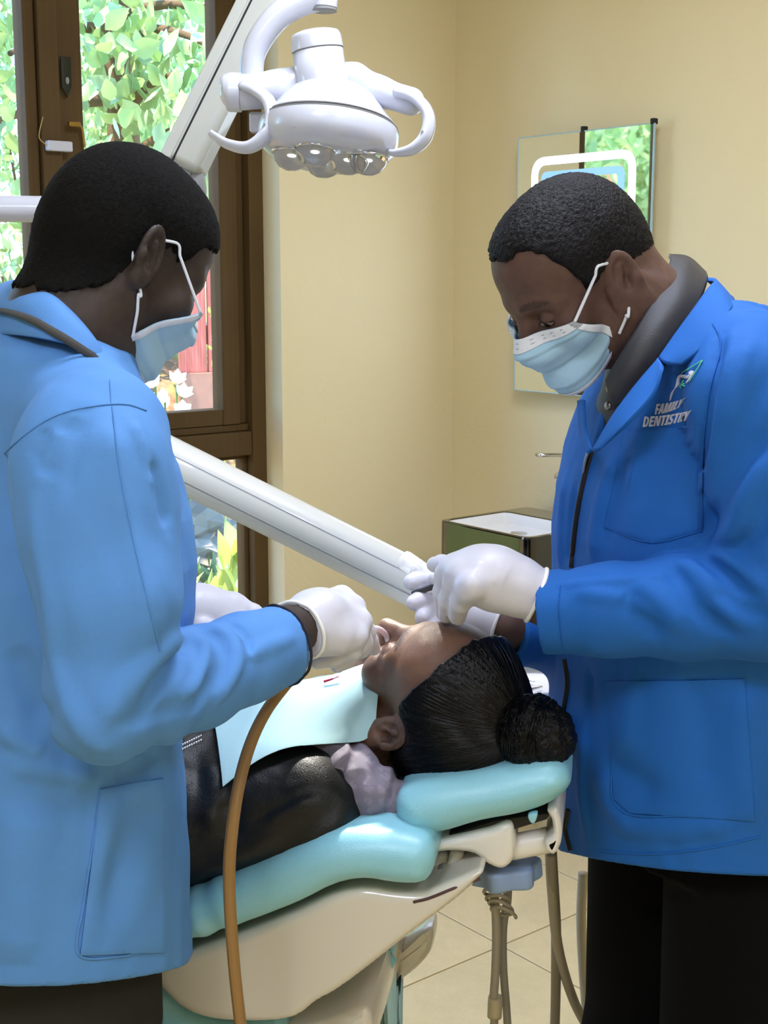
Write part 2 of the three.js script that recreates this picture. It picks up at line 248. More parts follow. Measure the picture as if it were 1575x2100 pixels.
const WA0 = 0.605, WA1 = 3.7, WY0 = 0.36, WY1 = 2.42, WB = -0.19; // window opening
{
  const w = struct('wall_left', uvBox(mergeGeometries([bar(-0.2, WA0, -0.05, ROOMH, WB, 0), bar(WA1, ROOMA + 0.2, -0.05, ROOMH, WB, 0), bar(WA0, WA1, -0.05, WY0, WB, 0), bar(WA0, WA1, WY1, ROOMH, WB, 0)].map((g) => g.toNonIndexed()))), M.wall); rplace(w);
  rplace(struct('wall_right', uvBox(bar(-0.2, 0, -0.05, ROOMH, 0, ROOMB + 0.2)), M.wall));
  rplace(struct('wall_back', uvBox(bar(0, ROOMA, -0.05, ROOMH, ROOMB, ROOMB + 0.2)), M.wall));
  rplace(struct('wall_front', uvBox(bar(ROOMA, ROOMA + 0.2, -0.05, ROOMH, 0, ROOMB + 0.2)), M.wall));
  rplace(struct('ceiling', bar(-0.2, ROOMA + 0.2, ROOMH, ROOMH + 0.2, WB, ROOMB + 0.2), M.ceiling));
  // floor: bed of grout with a tile for each 40 cm square, joints 4 mm
  const f = rplace(struct('floor', bar(0, ROOMA, -0.12, -0.003, 0, ROOMB), M.grout));
  const g = onPlane(1028, 1939, V(0, 0, 0), UP), [ga, , gb] = inRoom(g), TS = 0.4;
  const a0 = ((ga % TS) + TS) % TS - TS, b0 = ((gb % TS) + TS) % TS - TS, cache = {};
  let k = 0;
  for (let a = a0; a < ROOMA; a += TS) for (let b = b0; b < ROOMB; b += TS) {
    const x0 = Math.max(a + 0.002, 0), x1 = Math.min(a + TS - 0.002, ROOMA), z0 = Math.max(b + 0.002, 0), z1 = Math.min(b + TS - 0.002, ROOMB);
    if (x1 - x0 < 0.02 || z1 - z0 < 0.02) continue;
    const key = (x1 - x0).toFixed(3) + '/' + (z1 - z0).toFixed(3);
    cache[key] ??= uvBox(box(x1 - x0, 0.01, z1 - z0, 0.0015, 1));
    const t = mesh('tile', cache[key], M.tile[(k++ * 7) % 3], f); t.name = k > 1 ? 'tile_' + String(k - 1).padStart(3, '0') : 'tile';
    t.position.set((x0 + x1) / 2, -0.005, -(z0 + z1) / 2);
  }
}
// ---- the window: dark brown timber, casements above a transom, fixed lights below
{
  const B0 = -0.075, fp = RM(0, 0, B0);
  const aAt = (px, py) => inRoom(onPlane(px, py, fp, BX))[0], yAt = (px, py) => onPlane(px, py, fp, BX).y;
  const win = rplace(struct('window_1'));
  const wood = (name, a0, a1, y0, y1, b0, b1, r = 0.004) => { const g = uvBox(bar(Math.min(a0, a1), Math.max(a0, a1), y0, y1, b0, b1, r)); return mesh(name, g, M.wood, win); };
  const yS0 = yAt(440, 842), yS1 = yAt(440, 876), yT0 = yAt(440, 888), yT1 = yAt(440, 941);
  const eG = aAt(458, 600), eS = aAt(493, 600), eO = aAt(514, 600), mR = aAt(172, 150), mM = aAt(122, 150), mN = aAt(82, 150), mL = aAt(58, 150);
  const PITCHW = mN - eO + (mM - mN) * 0 + (mM > mN ? 0 : 0), post = Math.abs(mN - mM);
  // outer frame
  wood('frame_stile', WA0, eO, WY0, WY1, B0, B0 - 0.09); wood('frame_stile', WA1 - 0.06, WA1, WY0, WY1, B0, B0 - 0.09);
  wood('frame_rail', WA0, WA1, WY1 - 0.06, WY1, B0 - 0.002, B0 - 0.09); wood('frame_rail', WA0, WA1, WY0, WY0 + 0.07, B0 - 0.002, B0 - 0.09);
  wood('window_sill', WA0 + 0.001, WA1 - 0.001, WY0 + 0.001, WY0 + 0.035, -0.002, B0);
  wood('transom', eO, WA1 - 0.06, yT1, yT0 - 0.004, B0 - 0.003, B0 - 0.088);
  const bays = []; const bw = mM - eO; let e = eO;
  while (e + bw < WA1 - 0.05) { bays.push([e, e + bw]); e += bw + post; }
  bays[bays.length - 1][1] = WA1 - 0.06;
  bays.forEach(([a0, a1], i) => {
    if (i < bays.length - 1) wood('mullion', a1, a1 + post, WY0 + 0.06, WY1 - 0.05, B0, B0 - 0.092);
    // sash above the transom
    const rb = i ? 0.002 : 0.026, s0 = a0 + rb - 0.02, s1 = a1 - 0.003, sl = i ? Math.abs(mL - mN) : Math.abs(eS - eG) * 1.05, sr = Math.abs(mR - mM), y1 = WY1 - 0.066, b0 = B0 - 0.016, b1 = B0 - 0.07;
    const rail = Math.abs(yS0 - yS1);
    wood('sash_stile', s0 + 0.02, s0 + 0.02 + sl, yS1, y1, b0, b1); wood('sash_stile', s1 - sr, s1, yS1, y1, b0, b1);
    wood('sash_rail', s0 + 0.02 + sl, s1 - sr, yS1, yS0, b0 - 0.001, b1); wood('sash_rail', s0 + 0.02 + sl, s1 - sr, y1 - rail, y1, b0 - 0.001, b1);
    wood('rebate', a0, s0 + 0.02, yS1, y1, B0 - 0.03, b1); wood('rebate', a0, a1, yT0 - 0.004, yS1, B0 - 0.02, b1);
    mesh('pane', bar(s0 + 0.018 + sl, s1 - sr + 0.002, yS0 - 0.003, y1 - rail + 0.003, B0 - 0.045, B0 - 0.049), M.glass, win);
    // lower light
    wood('glazing_bead', a0, a0 + 0.014, WY0 + 0.07, yT1, B0 - 0.03, b1); wood('glazing_bead', a1 - 0.014, a1, WY0 + 0.07, yT1, B0 - 0.03, b1); wood('glazing_bead', a0, a1, yT1 - 0.012, yT1, B0 - 0.03, b1); wood('glazing_bead', a0, a1, WY0 + 0.07, WY0 + 0.084, B0 - 0.03, b1);
    mesh('pane', bar(a0 + 0.012, a1 - 0.012, WY0 + 0.08, yT1 - 0.01, B0 - 0.045, B0 - 0.049), M.glass, win);
  });
  // things on the mullion: white block on a cord, brass stay, keyhole plate
  const on = (px, py, off) => { const p = onPlane(px, py, RM(0, 0, B0 + off), BX); return p; };
  const blk = thing('cord_weight', 'small white plastic block hanging on a cord from brown window post', 'block', on(121, 300, 0.012).toArray());
  blk.rotation.y = TH;
  mesh('block', box(0.062, 0.024, 0.02, 0.004), M.whitePlastic, blk);
  const c0 = on(88, 240, 0.004).sub(blk.position).applyAxisAngle(UP, -TH);
  mesh('cord', sweep([c0, V(0.048, 0.02, 0.002), V(0.036, 0.004, 0), V(0.03, 0, 0)], 0.0013, { seg: 20, rad: 6 }), std({ color: 0xb79a63, roughness: 0.9 }), blk);
  const st = thing('window_stay', 'brass casement stay on brown window post', 'latch', on(152, 255, 0.006).toArray()); st.rotation.y = TH;
  mesh('plate', box(0.03, 0.012, 0.012, 0.003), M.brass, st);
  mesh('arm', sweep([V(0.01, 0, 0), V(-0.012, -0.002, 0.002), V(-0.022, -0.012, 0.004), V(-0.026, -0.05, 0.004)], [0.004, 0.0045, 0.004, 0.0035], { seg: 24, rad: 8 }), M.brass, st);
  const kp = thing('bolt_plate', 'tarnished pointed bolt plate on brown window post', 'plate', on(137, 162, 0.002).toArray()); kp.rotation.y = TH;
  mesh('plate', extrude([[-0.013, 0.05], [0.013, 0.05], [0.013, -0.018], [0, -0.042], [-0.013, -0.018]].map((p) => new THREE.Vector2(...p)), 0.004, 0.001), std({ color: 0x2a2c20, roughness: 0.45, metalness: 0.5 }), kp);
  mesh('knob', new THREE.SphereGeometry(0.006, 14, 10).scale(0.8, 1.4, 0.6).translate(0, -0.004, 0.002), M.greyPlastic, kp).rotation.y = Math.PI;
}
// ---- mirror with lit bands, on the right-hand wall
{
  const A1 = 0.045, mp = RM(A1, 0, 0);
  const q = (px, py) => { const [, y, b] = inRoom(onPlane(px, py, mp, AX)); return [b, y]; };
  const TL = q(1063, 283), BL = q(1063, 800), TR = q(1341, 253);
  const b0 = TL[0], b1 = TR[0], y0 = BL[1], y1 = (TL[1] + TR[1]) / 2, W = b1 - b0, H = y1 - y0;
  const m = thing('lit_mirror', 'frameless wall mirror with two glowing blue-white rounded bands', 'mirror'); rplace(m, 0, y0, b0);
  const f = (g) => g; // local: x out of the wall, y up, z = -b
  mesh('backing_box', box(A1 - 0.006, H - 0.1, W - 0.1, 0.004).translate((A1 - 0.006) / 2, H / 2, -W / 2), std({ color: 0xdddddd, roughness: 0.6 }), m);
  mesh('mirror_glass', box(0.005, H, W, 0.0015).translate(A1 - 0.003, H / 2, -W / 2), phys({ color: 0xe8eeec, metalness: 1, roughness: 0.02 }), m);
  const edge = phys({ color: 0x9fc4d4, roughness: 0.15, clearcoat: 1 });
  for (const [w, h, y, z] of [[W + 0.003, 0.003, H, -W / 2], [W + 0.003, 0.003, 0, -W / 2], [0.003, H, H / 2, 0], [0.003, H, H / 2, -W]]) mesh('polished_edge', box(0.007, h, w, 0.001).translate(A1 - 0.003, y, z), edge, m);
  const band = (inset, wid, r, name, mat) => {
    const rr = (x0, y0_, x1, y1_, rad, P) => { P.moveTo(x0 + rad, y0_); P.lineTo(x1 - rad, y0_); P.quadraticCurveTo(x1, y0_, x1, y0_ + rad); P.lineTo(x1, y1_ - rad); P.quadraticCurveTo(x1, y1_, x1 - rad, y1_); P.lineTo(x0 + rad, y1_); P.quadraticCurveTo(x0, y1_, x0, y1_ - rad); P.lineTo(x0, y0_ + rad); P.quadraticCurveTo(x0, y0_, x0 + rad, y0_); return P; };
    const s = rr(inset, inset * 1.05, W - inset, H - inset * 1.05, r, new THREE.Shape()); const i2 = inset + wid; s.holes.push(rr(i2, i2 * 1.02, W - i2, H - i2 * 1.02, Math.max(r - wid, 0.004), new THREE.Path()));
    const g = new THREE.ExtrudeGeometry(s, { depth: 0.0012, bevelEnabled: false, curveSegments: 10 }).rotateY(Math.PI / 2).translate(A1 - 0.0002, 0, 0);
    return mesh(name, g, mat, m);
  };
  band(0.052, 0.022, 0.05, 'light_band', std({ color: 0xeef6ff, emissive: 0xcfe4ff, emissiveIntensity: 1.6, roughness: 0.6 }));
  band(0.088, 0.02, 0.022, 'light_band', std({ color: 0x9cc4f0, emissive: 0x6fa8f0, emissiveIntensity: 0.75, roughness: 0.6 }));
  for (const z of [0.5, 0.99]) mesh('clip', box(0.016, 0.014, 0.012, 0.002).translate(A1 - 0.006, H + 0.005, -W * z), M.black, m);
  const l = new THREE.RectAreaLight(0xd4e6ff, 3, W - 0.1, H - 0.1); l.position.set(A1 + 0.01, H / 2, -W / 2); l.rotation.y = -Math.PI / 2; m.add(l); // faces into the room (+x)
}
// ---- wash basin, tap and wall cabinet
{
  const topY = CAMH - 0.62, pl = V(0, topY, 0);
  const k = (px, py) => inRoom(onPlane(px, py, pl, UP));
  const K1 = k(895, 1066), K2 = k(1087, 1104);
  const a1 = (K1[0] + K2[0]) / 2, b0 = K1[2], b1 = K2[2];
  const w = a1 - 0.03, L = b1 - b0, H = 0.15;
  const s = thing('wash_basin', 'glossy black rectangular wash basin with white rim and bowl', 'basin'); rplace(s, 0.03, topY - H, b0);
  const gb = phys({ color: 0x060606, roughness: 0.06, clearcoat: 1, clearcoatRoughness: 0.03 }), wht = phys({ color: 0xf2f0ec, roughness: 0.12, clearcoat: 0.6 });
  const rr = (x0, z0, x1, z1, r, P) => { P.moveTo(x0 + r, z0); P.lineTo(x1 - r, z0); P.quadraticCurveTo(x1, z0, x1, z0 + r); P.lineTo(x1, z1 - r); P.quadraticCurveTo(x1, z1, x1 - r, z1); P.lineTo(x0 + r, z1); P.quadraticCurveTo(x0, z1, x0, z1 - r); P.lineTo(x0, z0 + r); P.quadraticCurveTo(x0, z0, x0 + r, z0); return P; };
  const sh = rr(0, 0, w, L, 0.03, new THREE.Shape()); sh.holes.push(rr(0.1, 0.02, w - 0.014, L - 0.02, 0.022, new THREE.Path()));
  mesh('body', new THREE.ExtrudeGeometry(sh, { depth: H - 0.01, bevelEnabled: true, bevelThickness: 0.005, bevelSize: 0.005, bevelOffset: -0.005, bevelSegments: 3, curveSegments: 10 }).translate(0, 0, 0.005).rotateX(-Math.PI / 2), gb, s);
  // white bowl: wall and floor inside the black body
  const bowl = rr(0.1, 0.02, w - 0.014, L - 0.02, 0.022, new THREE.Shape()); bowl.holes.push(rr(0.106, 0.026, w - 0.02, L - 0.026, 0.018, new THREE.Path()));
  mesh('bowl_wall', new THREE.ExtrudeGeometry(bowl, { depth: H - 0.03, bevelEnabled: false }).translate(0, 0, 0.028).rotateX(-Math.PI / 2), wht, s);
  mesh('bowl_floor', box(w - 0.12, 0.012, L - 0.045, 0.005).translate(0.1 + (w - 0.114) / 2, H - 0.035, -L / 2), wht, s);
  mesh('drain', new THREE.CylinderGeometry(0.022, 0.022, 0.004, 24).translate(w * 0.6, H - 0.028, -L / 2), M.chrome, s);
  const t = thing('basin_tap', 'chrome single lever mixer tap above black basin', 'tap'); 
  const tp = onPlane(1122, 975, RM(0, 0, b0 + L * 0.5), BX); const [ta, ty] = inRoom(tp);
  rplace(t, 0.085, topY, b0 + L * 0.66);
  const sp = ta - 0.085 + 0.012, h = ty - topY;
  mesh('stem', new THREE.CylinderGeometry(0.022, 0.026, h + 0.02, 24).translate(0, (h + 0.02) / 2, 0), M.chrome, t);
  mesh('spout', sweep([V(0, h + 0.004, 0), V(sp * 0.5, h + 0.008, 0), V(sp, h + 0.002, 0)], [0.02, 0.019, 0.017], { seg: 20, rad: 16, flat: 0.72, up: UP }), M.chrome, t);
  mesh('aerator', new THREE.CylinderGeometry(0.012, 0.011, 0.018, 20).translate(sp - 0.016, h - 0.014, 0), M.chrome, t);
  mesh('lever', sweep([V(-0.01, h + 0.04, 0), V(0.04, h + 0.058, 0), V(0.13, h + 0.066, 0)], [0.018, 0.016, 0.012], { seg: 20, rad: 14, flat: 0.4, up: UP }), M.chrome, t);
  const c = thing('wall_cabinet', 'white wall-hung cabinet under black basin', 'cabinet'); rplace(c, 0.002, topY - H - 0.34, b0 + 0.01);
  mesh('body', box(w - 0.03, 0.335, L - 0.04, 0.004).translate((w - 0.03) / 2, 0.17, -(L - 0.04) / 2 - 0.01), std({ color: 0xe6e2d8, roughness: 0.4 }), c);
  const d = mesh('door', box(0.018, 0.32, L - 0.05, 0.004).translate(w - 0.022, 0.17, -(L - 0.04) / 2 - 0.01), std({ color: 0xece8de, roughness: 0.35 }), c);
  mesh('handle', box(0.012, 0.09, 0.012, 0.004).translate(w - 0.006, 0.26, -0.05), M.chrome, d);
}
// ---- ceiling lights
{
  const glow = std({ color: 0xffffff, emissive: 0xe2eaff, emissiveIntensity: 1.2 }), fr = std({ color: 0xdcdcdc, roughness: 0.5 });
  const specs = [[1.35, 1.75, 0.6, 0.6, 22, 'above the dental chair'], [3.2, 2.6, 0.6, 0.6, 20, 'towards the back wall'], [2.1, 3.8, 0.6, 0.6, 16, 'over the doorway end of the room']];
  for (const [a, b, w, l, pow, where] of specs) {
    const t = thing('ceiling_light', 'square white LED ceiling panel ' + where, 'lamp', [0, 0, 0], 'ceiling panels'); rplace(t, a, ROOMH - 0.03, b);
    mesh('frame', box(w + 0.04, 0.03, l + 0.04, 0.004).translate(0, 0.015, 0), fr, t);
    mesh('diffuser', box(w, 0.006, l, 0.001).translate(0, -0.002, 0), glow, t);
    const L = new THREE.RectAreaLight(0xe0e9ff, pow, w, l); L.position.set(0, -0.012, 0); L.rotation.x = -Math.PI / 2; L.castShadow = true; t.add(L);
  }
}
// ---------------------------------------------------------------- the garden outside the window
{
  M.leaf = [[0x86a860, 0.5], [0xa3bd7c, 0.5], [0xbccf93, 0.5], [0x6a8a52, 0.45], [0xd0d670, 0.5], [0x9dbb98, 0.5]].map(([c, t]) => phys({ color: c, roughness: 0.85, specularIntensity: 0.4, transmission: t * 0.7, thickness: 0 }));
  const bark = std({ color: 0x6b5236, roughness: 0.95, bumpMap: rep(texFine, 8), bumpScale: 0.004 });
  // the ground climbs in a planted bank away from the house
  const rise = (d) => -0.3 + 1.5 * sstep(0.7, 3.6, d) + 0.12 * sstep(4, 12, d), terrain = (p) => rise(-inRoom(p)[2]) + 0.05 * noise2(p.x * 1.7, p.z * 1.7) * sstep(0.3, 1.2, -inRoom(p)[2]);
  { const na = 90, nb = 80, pos = [], uv = [], idx = []; for (let i = 0; i <= na; i++) for (let j = 0; j <= nb; j++) { const a = lerp(-14, 18, i / na), b = -(-WB) - 22 * (j / nb) ** 1.6, p = RM(a, 0, b), y = terrain(p); pos.push(p.x, y, p.z); uv.push(a * 0.5, b * 0.5); } for (let i = 0; i < na; i++) for (let j = 0; j < nb; j++) { const k = i * (nb + 1) + j; idx.push(k, k + nb + 1, k + 1, k + 1, k + nb + 1, k + nb + 2); }
    const g = new THREE.BufferGeometry(); g.setAttribute('position', new THREE.Float32BufferAttribute(pos, 3)); g.setAttribute('uv', new THREE.Float32BufferAttribute(uv, 2)); g.setIndex(idx); g.computeVertexNormals(); struct('ground', g, std({ map: texSoil, roughness: 1, side: THREE.DoubleSide })); }
  const leafShape = (l, w, curl, segs = 3) => { // a folded pointed leaf from its stalk along +y
    const pos = [], idx = []; const n = segs;
    for (let i = 0; i <= n; i++) { const t = i / n, ww = w * Math.sin(Math.PI * Math.pow(t, 0.75)) * 0.5 + 0.0005, z = curl * t * t * l; pos.push(-ww, t * l, z + ww * 0.35, 0, t * l, z, ww, t * l, z + ww * 0.35); }
    for (let i = 0; i < n; i++) for (const s of [0, 1]) { const a = i * 3 + s; idx.push(a, a + 1, a + 4, a, a + 4, a + 3); }
    const g = new THREE.BufferGeometry(); g.setAttribute('position', new THREE.Float32BufferAttribute(pos, 3)); g.setIndex(idx); g.computeVertexNormals(); g.setAttribute('uv', new THREE.Float32BufferAttribute(new Float32Array(pos.length / 3 * 2), 2)); return g;
  };
  const q = new THREE.Quaternion(), e = new THREE.Euler(), one = V(1, 1, 1);
  function leafMatrix(p, s, facing = null) { e.set((rnd() - 0.5) * 2.4, rnd() * 6.283, (rnd() - 0.5) * 2.4); q.setFromEuler(e); return new THREE.Matrix4().compose(p, q, one.clone().multiplyScalar(s)); }
  function merged(list, shapes) { // list of [matrix, shape index] -> one geometry
    const nv = list.reduce((s, l) => s + shapes[l[1]].attributes.position.count, 0), P = new Float32Array(nv * 3), N = new Float32Array(nv * 3), I = []; let o = 0; const v = V(0, 0, 0), nm = new THREE.Matrix3();
    for (const [m, k] of list) { const g = shapes[k], p = g.attributes.position, n = g.attributes.normal; nm.getNormalMatrix(m); for (let i = 0; i < p.count; i++) { v.fromBufferAttribute(p, i).applyMatrix4(m); P.set([v.x, v.y, v.z], (o + i) * 3); v.fromBufferAttribute(n, i).applyMatrix3(nm).normalize(); N.set([v.x, v.y, v.z], (o + i) * 3); } for (let i = 0; i < g.index.count; i++) I.push(g.index.getX(i) + o); o += p.count; }
    const g = new THREE.BufferGeometry(); g.setAttribute('position', new THREE.BufferAttribute(P, 3)); g.setAttribute('normal', new THREE.BufferAttribute(N, 3)); g.setAttribute('uv', new THREE.BufferAttribute(new Float32Array(nv * 2), 2)); g.setIndex(I); return g;
  }
  const small = [leafShape(0.055, 0.03, 0.2), leafShape(0.07, 0.035, -0.15)], mid = [leafShape(0.1, 0.055, 0.2), leafShape(0.12, 0.06, -0.2)], big = [leafShape(0.1, 0.066, 0.25, 4), leafShape(0.115, 0.072, -0.25, 4), leafShape(0.085, 0.062, 0.1, 4)];
  // crown of leaves in blobs, stems from the ground
  function bush(name, label, cat, base, blobs, count, shapes, mats, stems = 3, group) {
    const t = thing(name, label, cat, base.toArray(), group), lists = mats.map(() => []);
    for (let i = 0; i < count; i++) {
      const b = blobs[Math.floor(rnd() * blobs.length)], u = rnd() * 6.283, c = rnd() * 2 - 1, r = Math.pow(rnd(), 0.45), s = Math.sqrt(1 - c * c);
      const p = V(b[0] + Math.cos(u) * s * r * b[3], b[1] + c * r * b[4], b[2] + Math.sin(u) * s * r * b[3]); if (p.y < 0.02) p.y = 0.02 + rnd() * 0.1;
      lists[Math.floor(Math.pow(rnd(), 1.3) * mats.length)].push([leafMatrix(p, 0.7 + rnd() * 0.7), Math.floor(rnd() * shapes.length)]);
    }
    lists.forEach((l, i) => { if (l.length) mesh('foliage', merged(l, shapes), mats[i], t).userData.kind = 'stuff'; });
    for (let i = 0; i < stems; i++) { const b = blobs[i % blobs.length]; mesh('stem', sweep([V((rnd() - 0.5) * 0.1, -0.02, (rnd() - 0.5) * 0.1), V(b[0] * 0.4 + (rnd() - 0.5) * 0.1, b[1] * 0.5, b[2] * 0.4), V(b[0], b[1] + b[4] * 0.3, b[2])], [0.018, 0.013, 0.006], { seg: 10, rad: 7 }), bark, t); }
    return t;
  }
  const gnd = (px, z) => { const p = at(px, 900, z); p.y = terrain(p); return p; };
  const Lf = M.leaf;
  // hedge of dense small leaves across the back
  const wide = (n, w, y0, y1, r) => Array.from({ length: n }, (_, i) => [(i / (n - 1) - 0.5) * w, y0 + (y1 - y0) * rnd(), (rnd() - 0.5) * 0.5, r * (0.8 + rnd() * 0.5), r * (0.8 + rnd() * 0.4)]);
  const hedgeAt = [[-900, 8.4, 'beyond the fence end'], [60, 9.0, 'behind the broad-leaved tree'], [1020, 10.0, 'above the red fence']];
  const tall = () => [...wide(5, 1.9, 0.5, 1.2, 0.5), ...wide(6, 1.9, 1.4, 2.6, 0.55), ...wide(6, 1.8, 2.6, 4.4, 0.6)];
  for (const [px, z, w] of hedgeAt) bush('hedge_shrub', 'tall dense pale green hedge shrub ' + w, 'shrub', gnd(px, z), tall(), 12000, small, [Lf[1], Lf[2], Lf[0], Lf[5]], 4, 'hedge shrubs');
  // shrubs along the garden further off, seen in the wall mirror
  for (const [a, b, w] of [[3.6, -3.6, 'standing nearest the terracotta house corner'], [5.4, -4.6, 'in front of the terracotta house wall'], [7.4, -5.4, 'at the far end of the terracotta house']]) { const p = RM(a, 0, b); p.y = terrain(p); bush('border_shrub', 'rounded green border shrub ' + w, 'shrub', p, [[0, 0.7, 0, 0.6, 0.6], [0.3, 1.3, 0.1, 0.5, 0.5], [-0.3, 1.5, 0, 0.45, 0.5]], 1500, mid, [Lf[1], Lf[2], Lf[0]], 3, 'border shrubs'); }
  // nearer shrubs
  bush('garden_shrub', 'low leafy shrub outside window beside white flowers', 'shrub', gnd(405, 5.0), [[0, 0.12, 0, 0.2, 0.16], [0.2, 0.1, 0.05, 0.16, 0.14]], 320, mid, [Lf[0], Lf[5], Lf[1]], 3);
  bush('garden_shrub', 'bright yellow green shrub seen through the lower pane', 'shrub', gnd(430, 4.7), [[0, 0.3, 0, 0.26, 0.34], [0.18, 0.6, 0, 0.2, 0.25], [-0.2, 0.5, 0.1, 0.22, 0.3]], 520, mid, [Lf[4], Lf[2], Lf[1]], 4);
  bush('garden_shrub', 'soft green fern-like shrub outside window near the white arm', 'shrub', gnd(0, 5.2), [[0, 0.3, 0, 0.4, 0.4], [-0.4, 0.3, 0, 0.4, 0.4], [0.25, 0.25, 0, 0.3, 0.3]], 2200, small, [Lf[1], Lf[5], Lf[0]], 4);
  bush('garden_shrub', 'round glossy shrub at the foot of the red fence', 'shrub', gnd(400, 5.45), [[0, 0.08, 0, 0.2, 0.1], [0.22, 0.07, 0.1, 0.14, 0.09]], 260, mid, [Lf[3], Lf[5]], 3);
  bush('garden_shrub', 'pale bushy shrub between broad-leaved tree and window post', 'shrub', gnd(90, 6.0), [[0, 0.5, 0, 0.4, 0.5], [0.25, 0.8, 0, 0.35, 0.5]], 1900, small, [Lf[2], Lf[1], Lf[5]], 3);
  bush('garden_shrub', 'dense pale shrub behind the sprung lamp arm', 'shrub', gnd(225, 7.0), [[0, 0.5, 0, 0.4, 0.5], [0.05, 1.1, 0, 0.4, 0.5]], 2000, small, [Lf[1], Lf[2], Lf[0]], 3);
  bush('garden_shrub', 'bushy mid green shrub between hedge and house wall', 'shrub', gnd(-420, 5.6), [[0, 0.7, 0, 0.6, 0.6], [0.2, 1.4, 0, 0.5, 0.5]], 1600, mid, [Lf[0], Lf[1]], 3);
  // slender yellow shoot
  { const b = gnd(455, 5.45), t = thing('yellow_shoot', 'slender shoot with small yellow leaves in front of red fence', 'plant', b.toArray()); const top = at(432, 640, 5.4).sub(b), mid_ = at(446, 690, 5.43).sub(b);
    mesh('stem', sweep([V(0, 0, 0), V(0.01, mid_.y * 0.6, 0), mid_, top], 0.004, { seg: 20, rad: 6 }), std({ color: 0xb9a93d, roughness: 0.8 }), t);
    for (let i = 0; i < 26; i++) { const p = mid_.clone().multiplyScalar(0.8).lerp(top, rnd()); p.add(V((rnd() - 0.5) * 0.03, 0, (rnd() - 0.5) * 0.03)); const l = mesh('leaf', small[i % 2], Lf[4], t); l.applyMatrix4(leafMatrix(p, 0.55)); } }
  // white flower clump
  { const b = gnd(345, 4.7), t = thing('white_flowers', 'clump of large white flowers below the window', 'flowers', b.toArray()), pm = phys({ color: 0xf6f5ef, roughness: 0.7, transmission: 0.2, thickness: 0 }); const top = at(350, 822, 4.7).sub(b);
    const petal = leafShape(0.045, 0.036, 0.5, 4);
    for (let f = 0; f < 7; f++) { const c = top.clone().add(V((rnd() - 0.5) * 0.22, (rnd() - 0.6) * 0.16, (rnd() - 0.5) * 0.14)), ax = V(rnd() - 0.5, 0.3 + rnd(), 0.9).normalize(), qq = new THREE.Quaternion().setFromUnitVectors(V(0, 0, 1), ax); mesh('stem', sweep([V(c.x * 0.3, 0, 0), V(c.x * 0.6, c.y * 0.6, c.z * 0.5), c], 0.004, { seg: 12, rad: 6 }), Lf[3], t);
      for (let k = 0; k < 6; k++) { const p = mesh('petal', petal, pm, t); p.position.copy(c); p.quaternion.copy(qq).multiply(new THREE.Quaternion().setFromAxisAngle(V(0, 0, 1), k * Math.PI / 3)).multiply(new THREE.Quaternion().setFromAxisAngle(V(1, 0, 0), 0.35)); } } }
  // broad-leaved tree whose branches hang into the upper panes: the largest leaves one by one
  { const b = gnd(290, 5.6), t = thing('broad_leaved_tree', 'tree with large round pale green leaves outside upper pane', 'tree', b.toArray());
    const br = (pts, r) => mesh('branch', sweep(pts, r, { seg: 24, rad: 8 }), bark, t);
    const P = (px, py, z) => at(px, py, z).sub(b);
    mesh('trunk', sweep([V(0, -0.02, 0), P(262, 400, 5.7), P(240, 100, 5.7), P(250, -150, 5.7)], [0.09, 0.07, 0.055, 0.04], { seg: 24, rad: 10 }), bark, t);
    const tips = [[[240, 100, 5.7], [320, 60, 5.4], [420, 90, 5.2], [450, 140, 5.1]], [[245, 40, 5.7], [330, 10, 5.5], [460, 20, 5.3]], [[262, 330, 5.7], [330, 280, 5.4], [420, 240, 5.2]], [[240, 60, 5.7], [120, 60, 5.3], [20, 110, 5.0]], [[250, 200, 5.7], [90, 220, 5.3], [-40, 260, 5.0]], [[250, 250, 5.7], [300, 180, 5.4], [360, 150, 5.2]], [[250, -100, 5.7], [120, -60, 5.4], [-60, -20, 5.1]]];
    let n = 0; const rest = [];
    for (const tp of tips) { const pts = tp.map((p) => P(...p)); br(pts, [0.028, 0.018, 0.01]); const cv = new THREE.CatmullRomCurve3(pts);
      for (let i = 0; i < 120; i++) { const p = cv.getPoint(0.15 + 0.9 * rnd() > 1 ? 1 : 0.15 + 0.85 * rnd()); p.add(V((rnd() - 0.5) * 0.7, (rnd() - 0.5) * 0.6, (rnd() - 0.5) * 0.5)); const m = leafMatrix(p, 0.6 + rnd() * 0.6);
        if (n < 290 && i < 42) { const l = mesh('leaf', big[n % 3], Lf[[1, 2, 5, 0, 2][n % 5]], t); l.applyMatrix4(m); n++; } else rest.push([m, n % 3]); } }
    const fo = mesh('foliage', merged(rest, big), Lf[1], t); fo.userData.kind = 'stuff'; }
  // red board fence
  { const p0 = gnd(370, 6.5), p1 = gnd(760, 6.9), d = p1.clone().sub(p0).setY(0), Lg = d.length(); d.normalize();
    const fence = thing('board_fence', 'weathered red upright board fence at the back of the garden', 'fence', p0.toArray()); fence.rotation.y = Math.atan2(-d.z, d.x);
    const fm = [0, 1, 2].map((i) => { const t = texFence.clone(); t.offset.set(i * 0.3, i * 0.4); t.repeat.set(3, 0.6); t.needsUpdate = true; return std({ map: t, roughness: 0.9, bumpMap: t, bumpScale: 0.003 }); });
    p0.y = Math.min(p0.y, p1.y) - 0.05; const h = 0.95, bd = [0, 1].map((i) => uvBox(box(0.135, h + i * 0.01, 0.022, 0.003, 1)));
    for (let i = 0, x = 0.07; x < Lg; x += 0.145, i++) { const o = mesh('board', bd[i % 2], fm[i % 3], fence); o.position.set(x, (h + (i % 2) * 0.01) / 2 + 0.22, 0); }
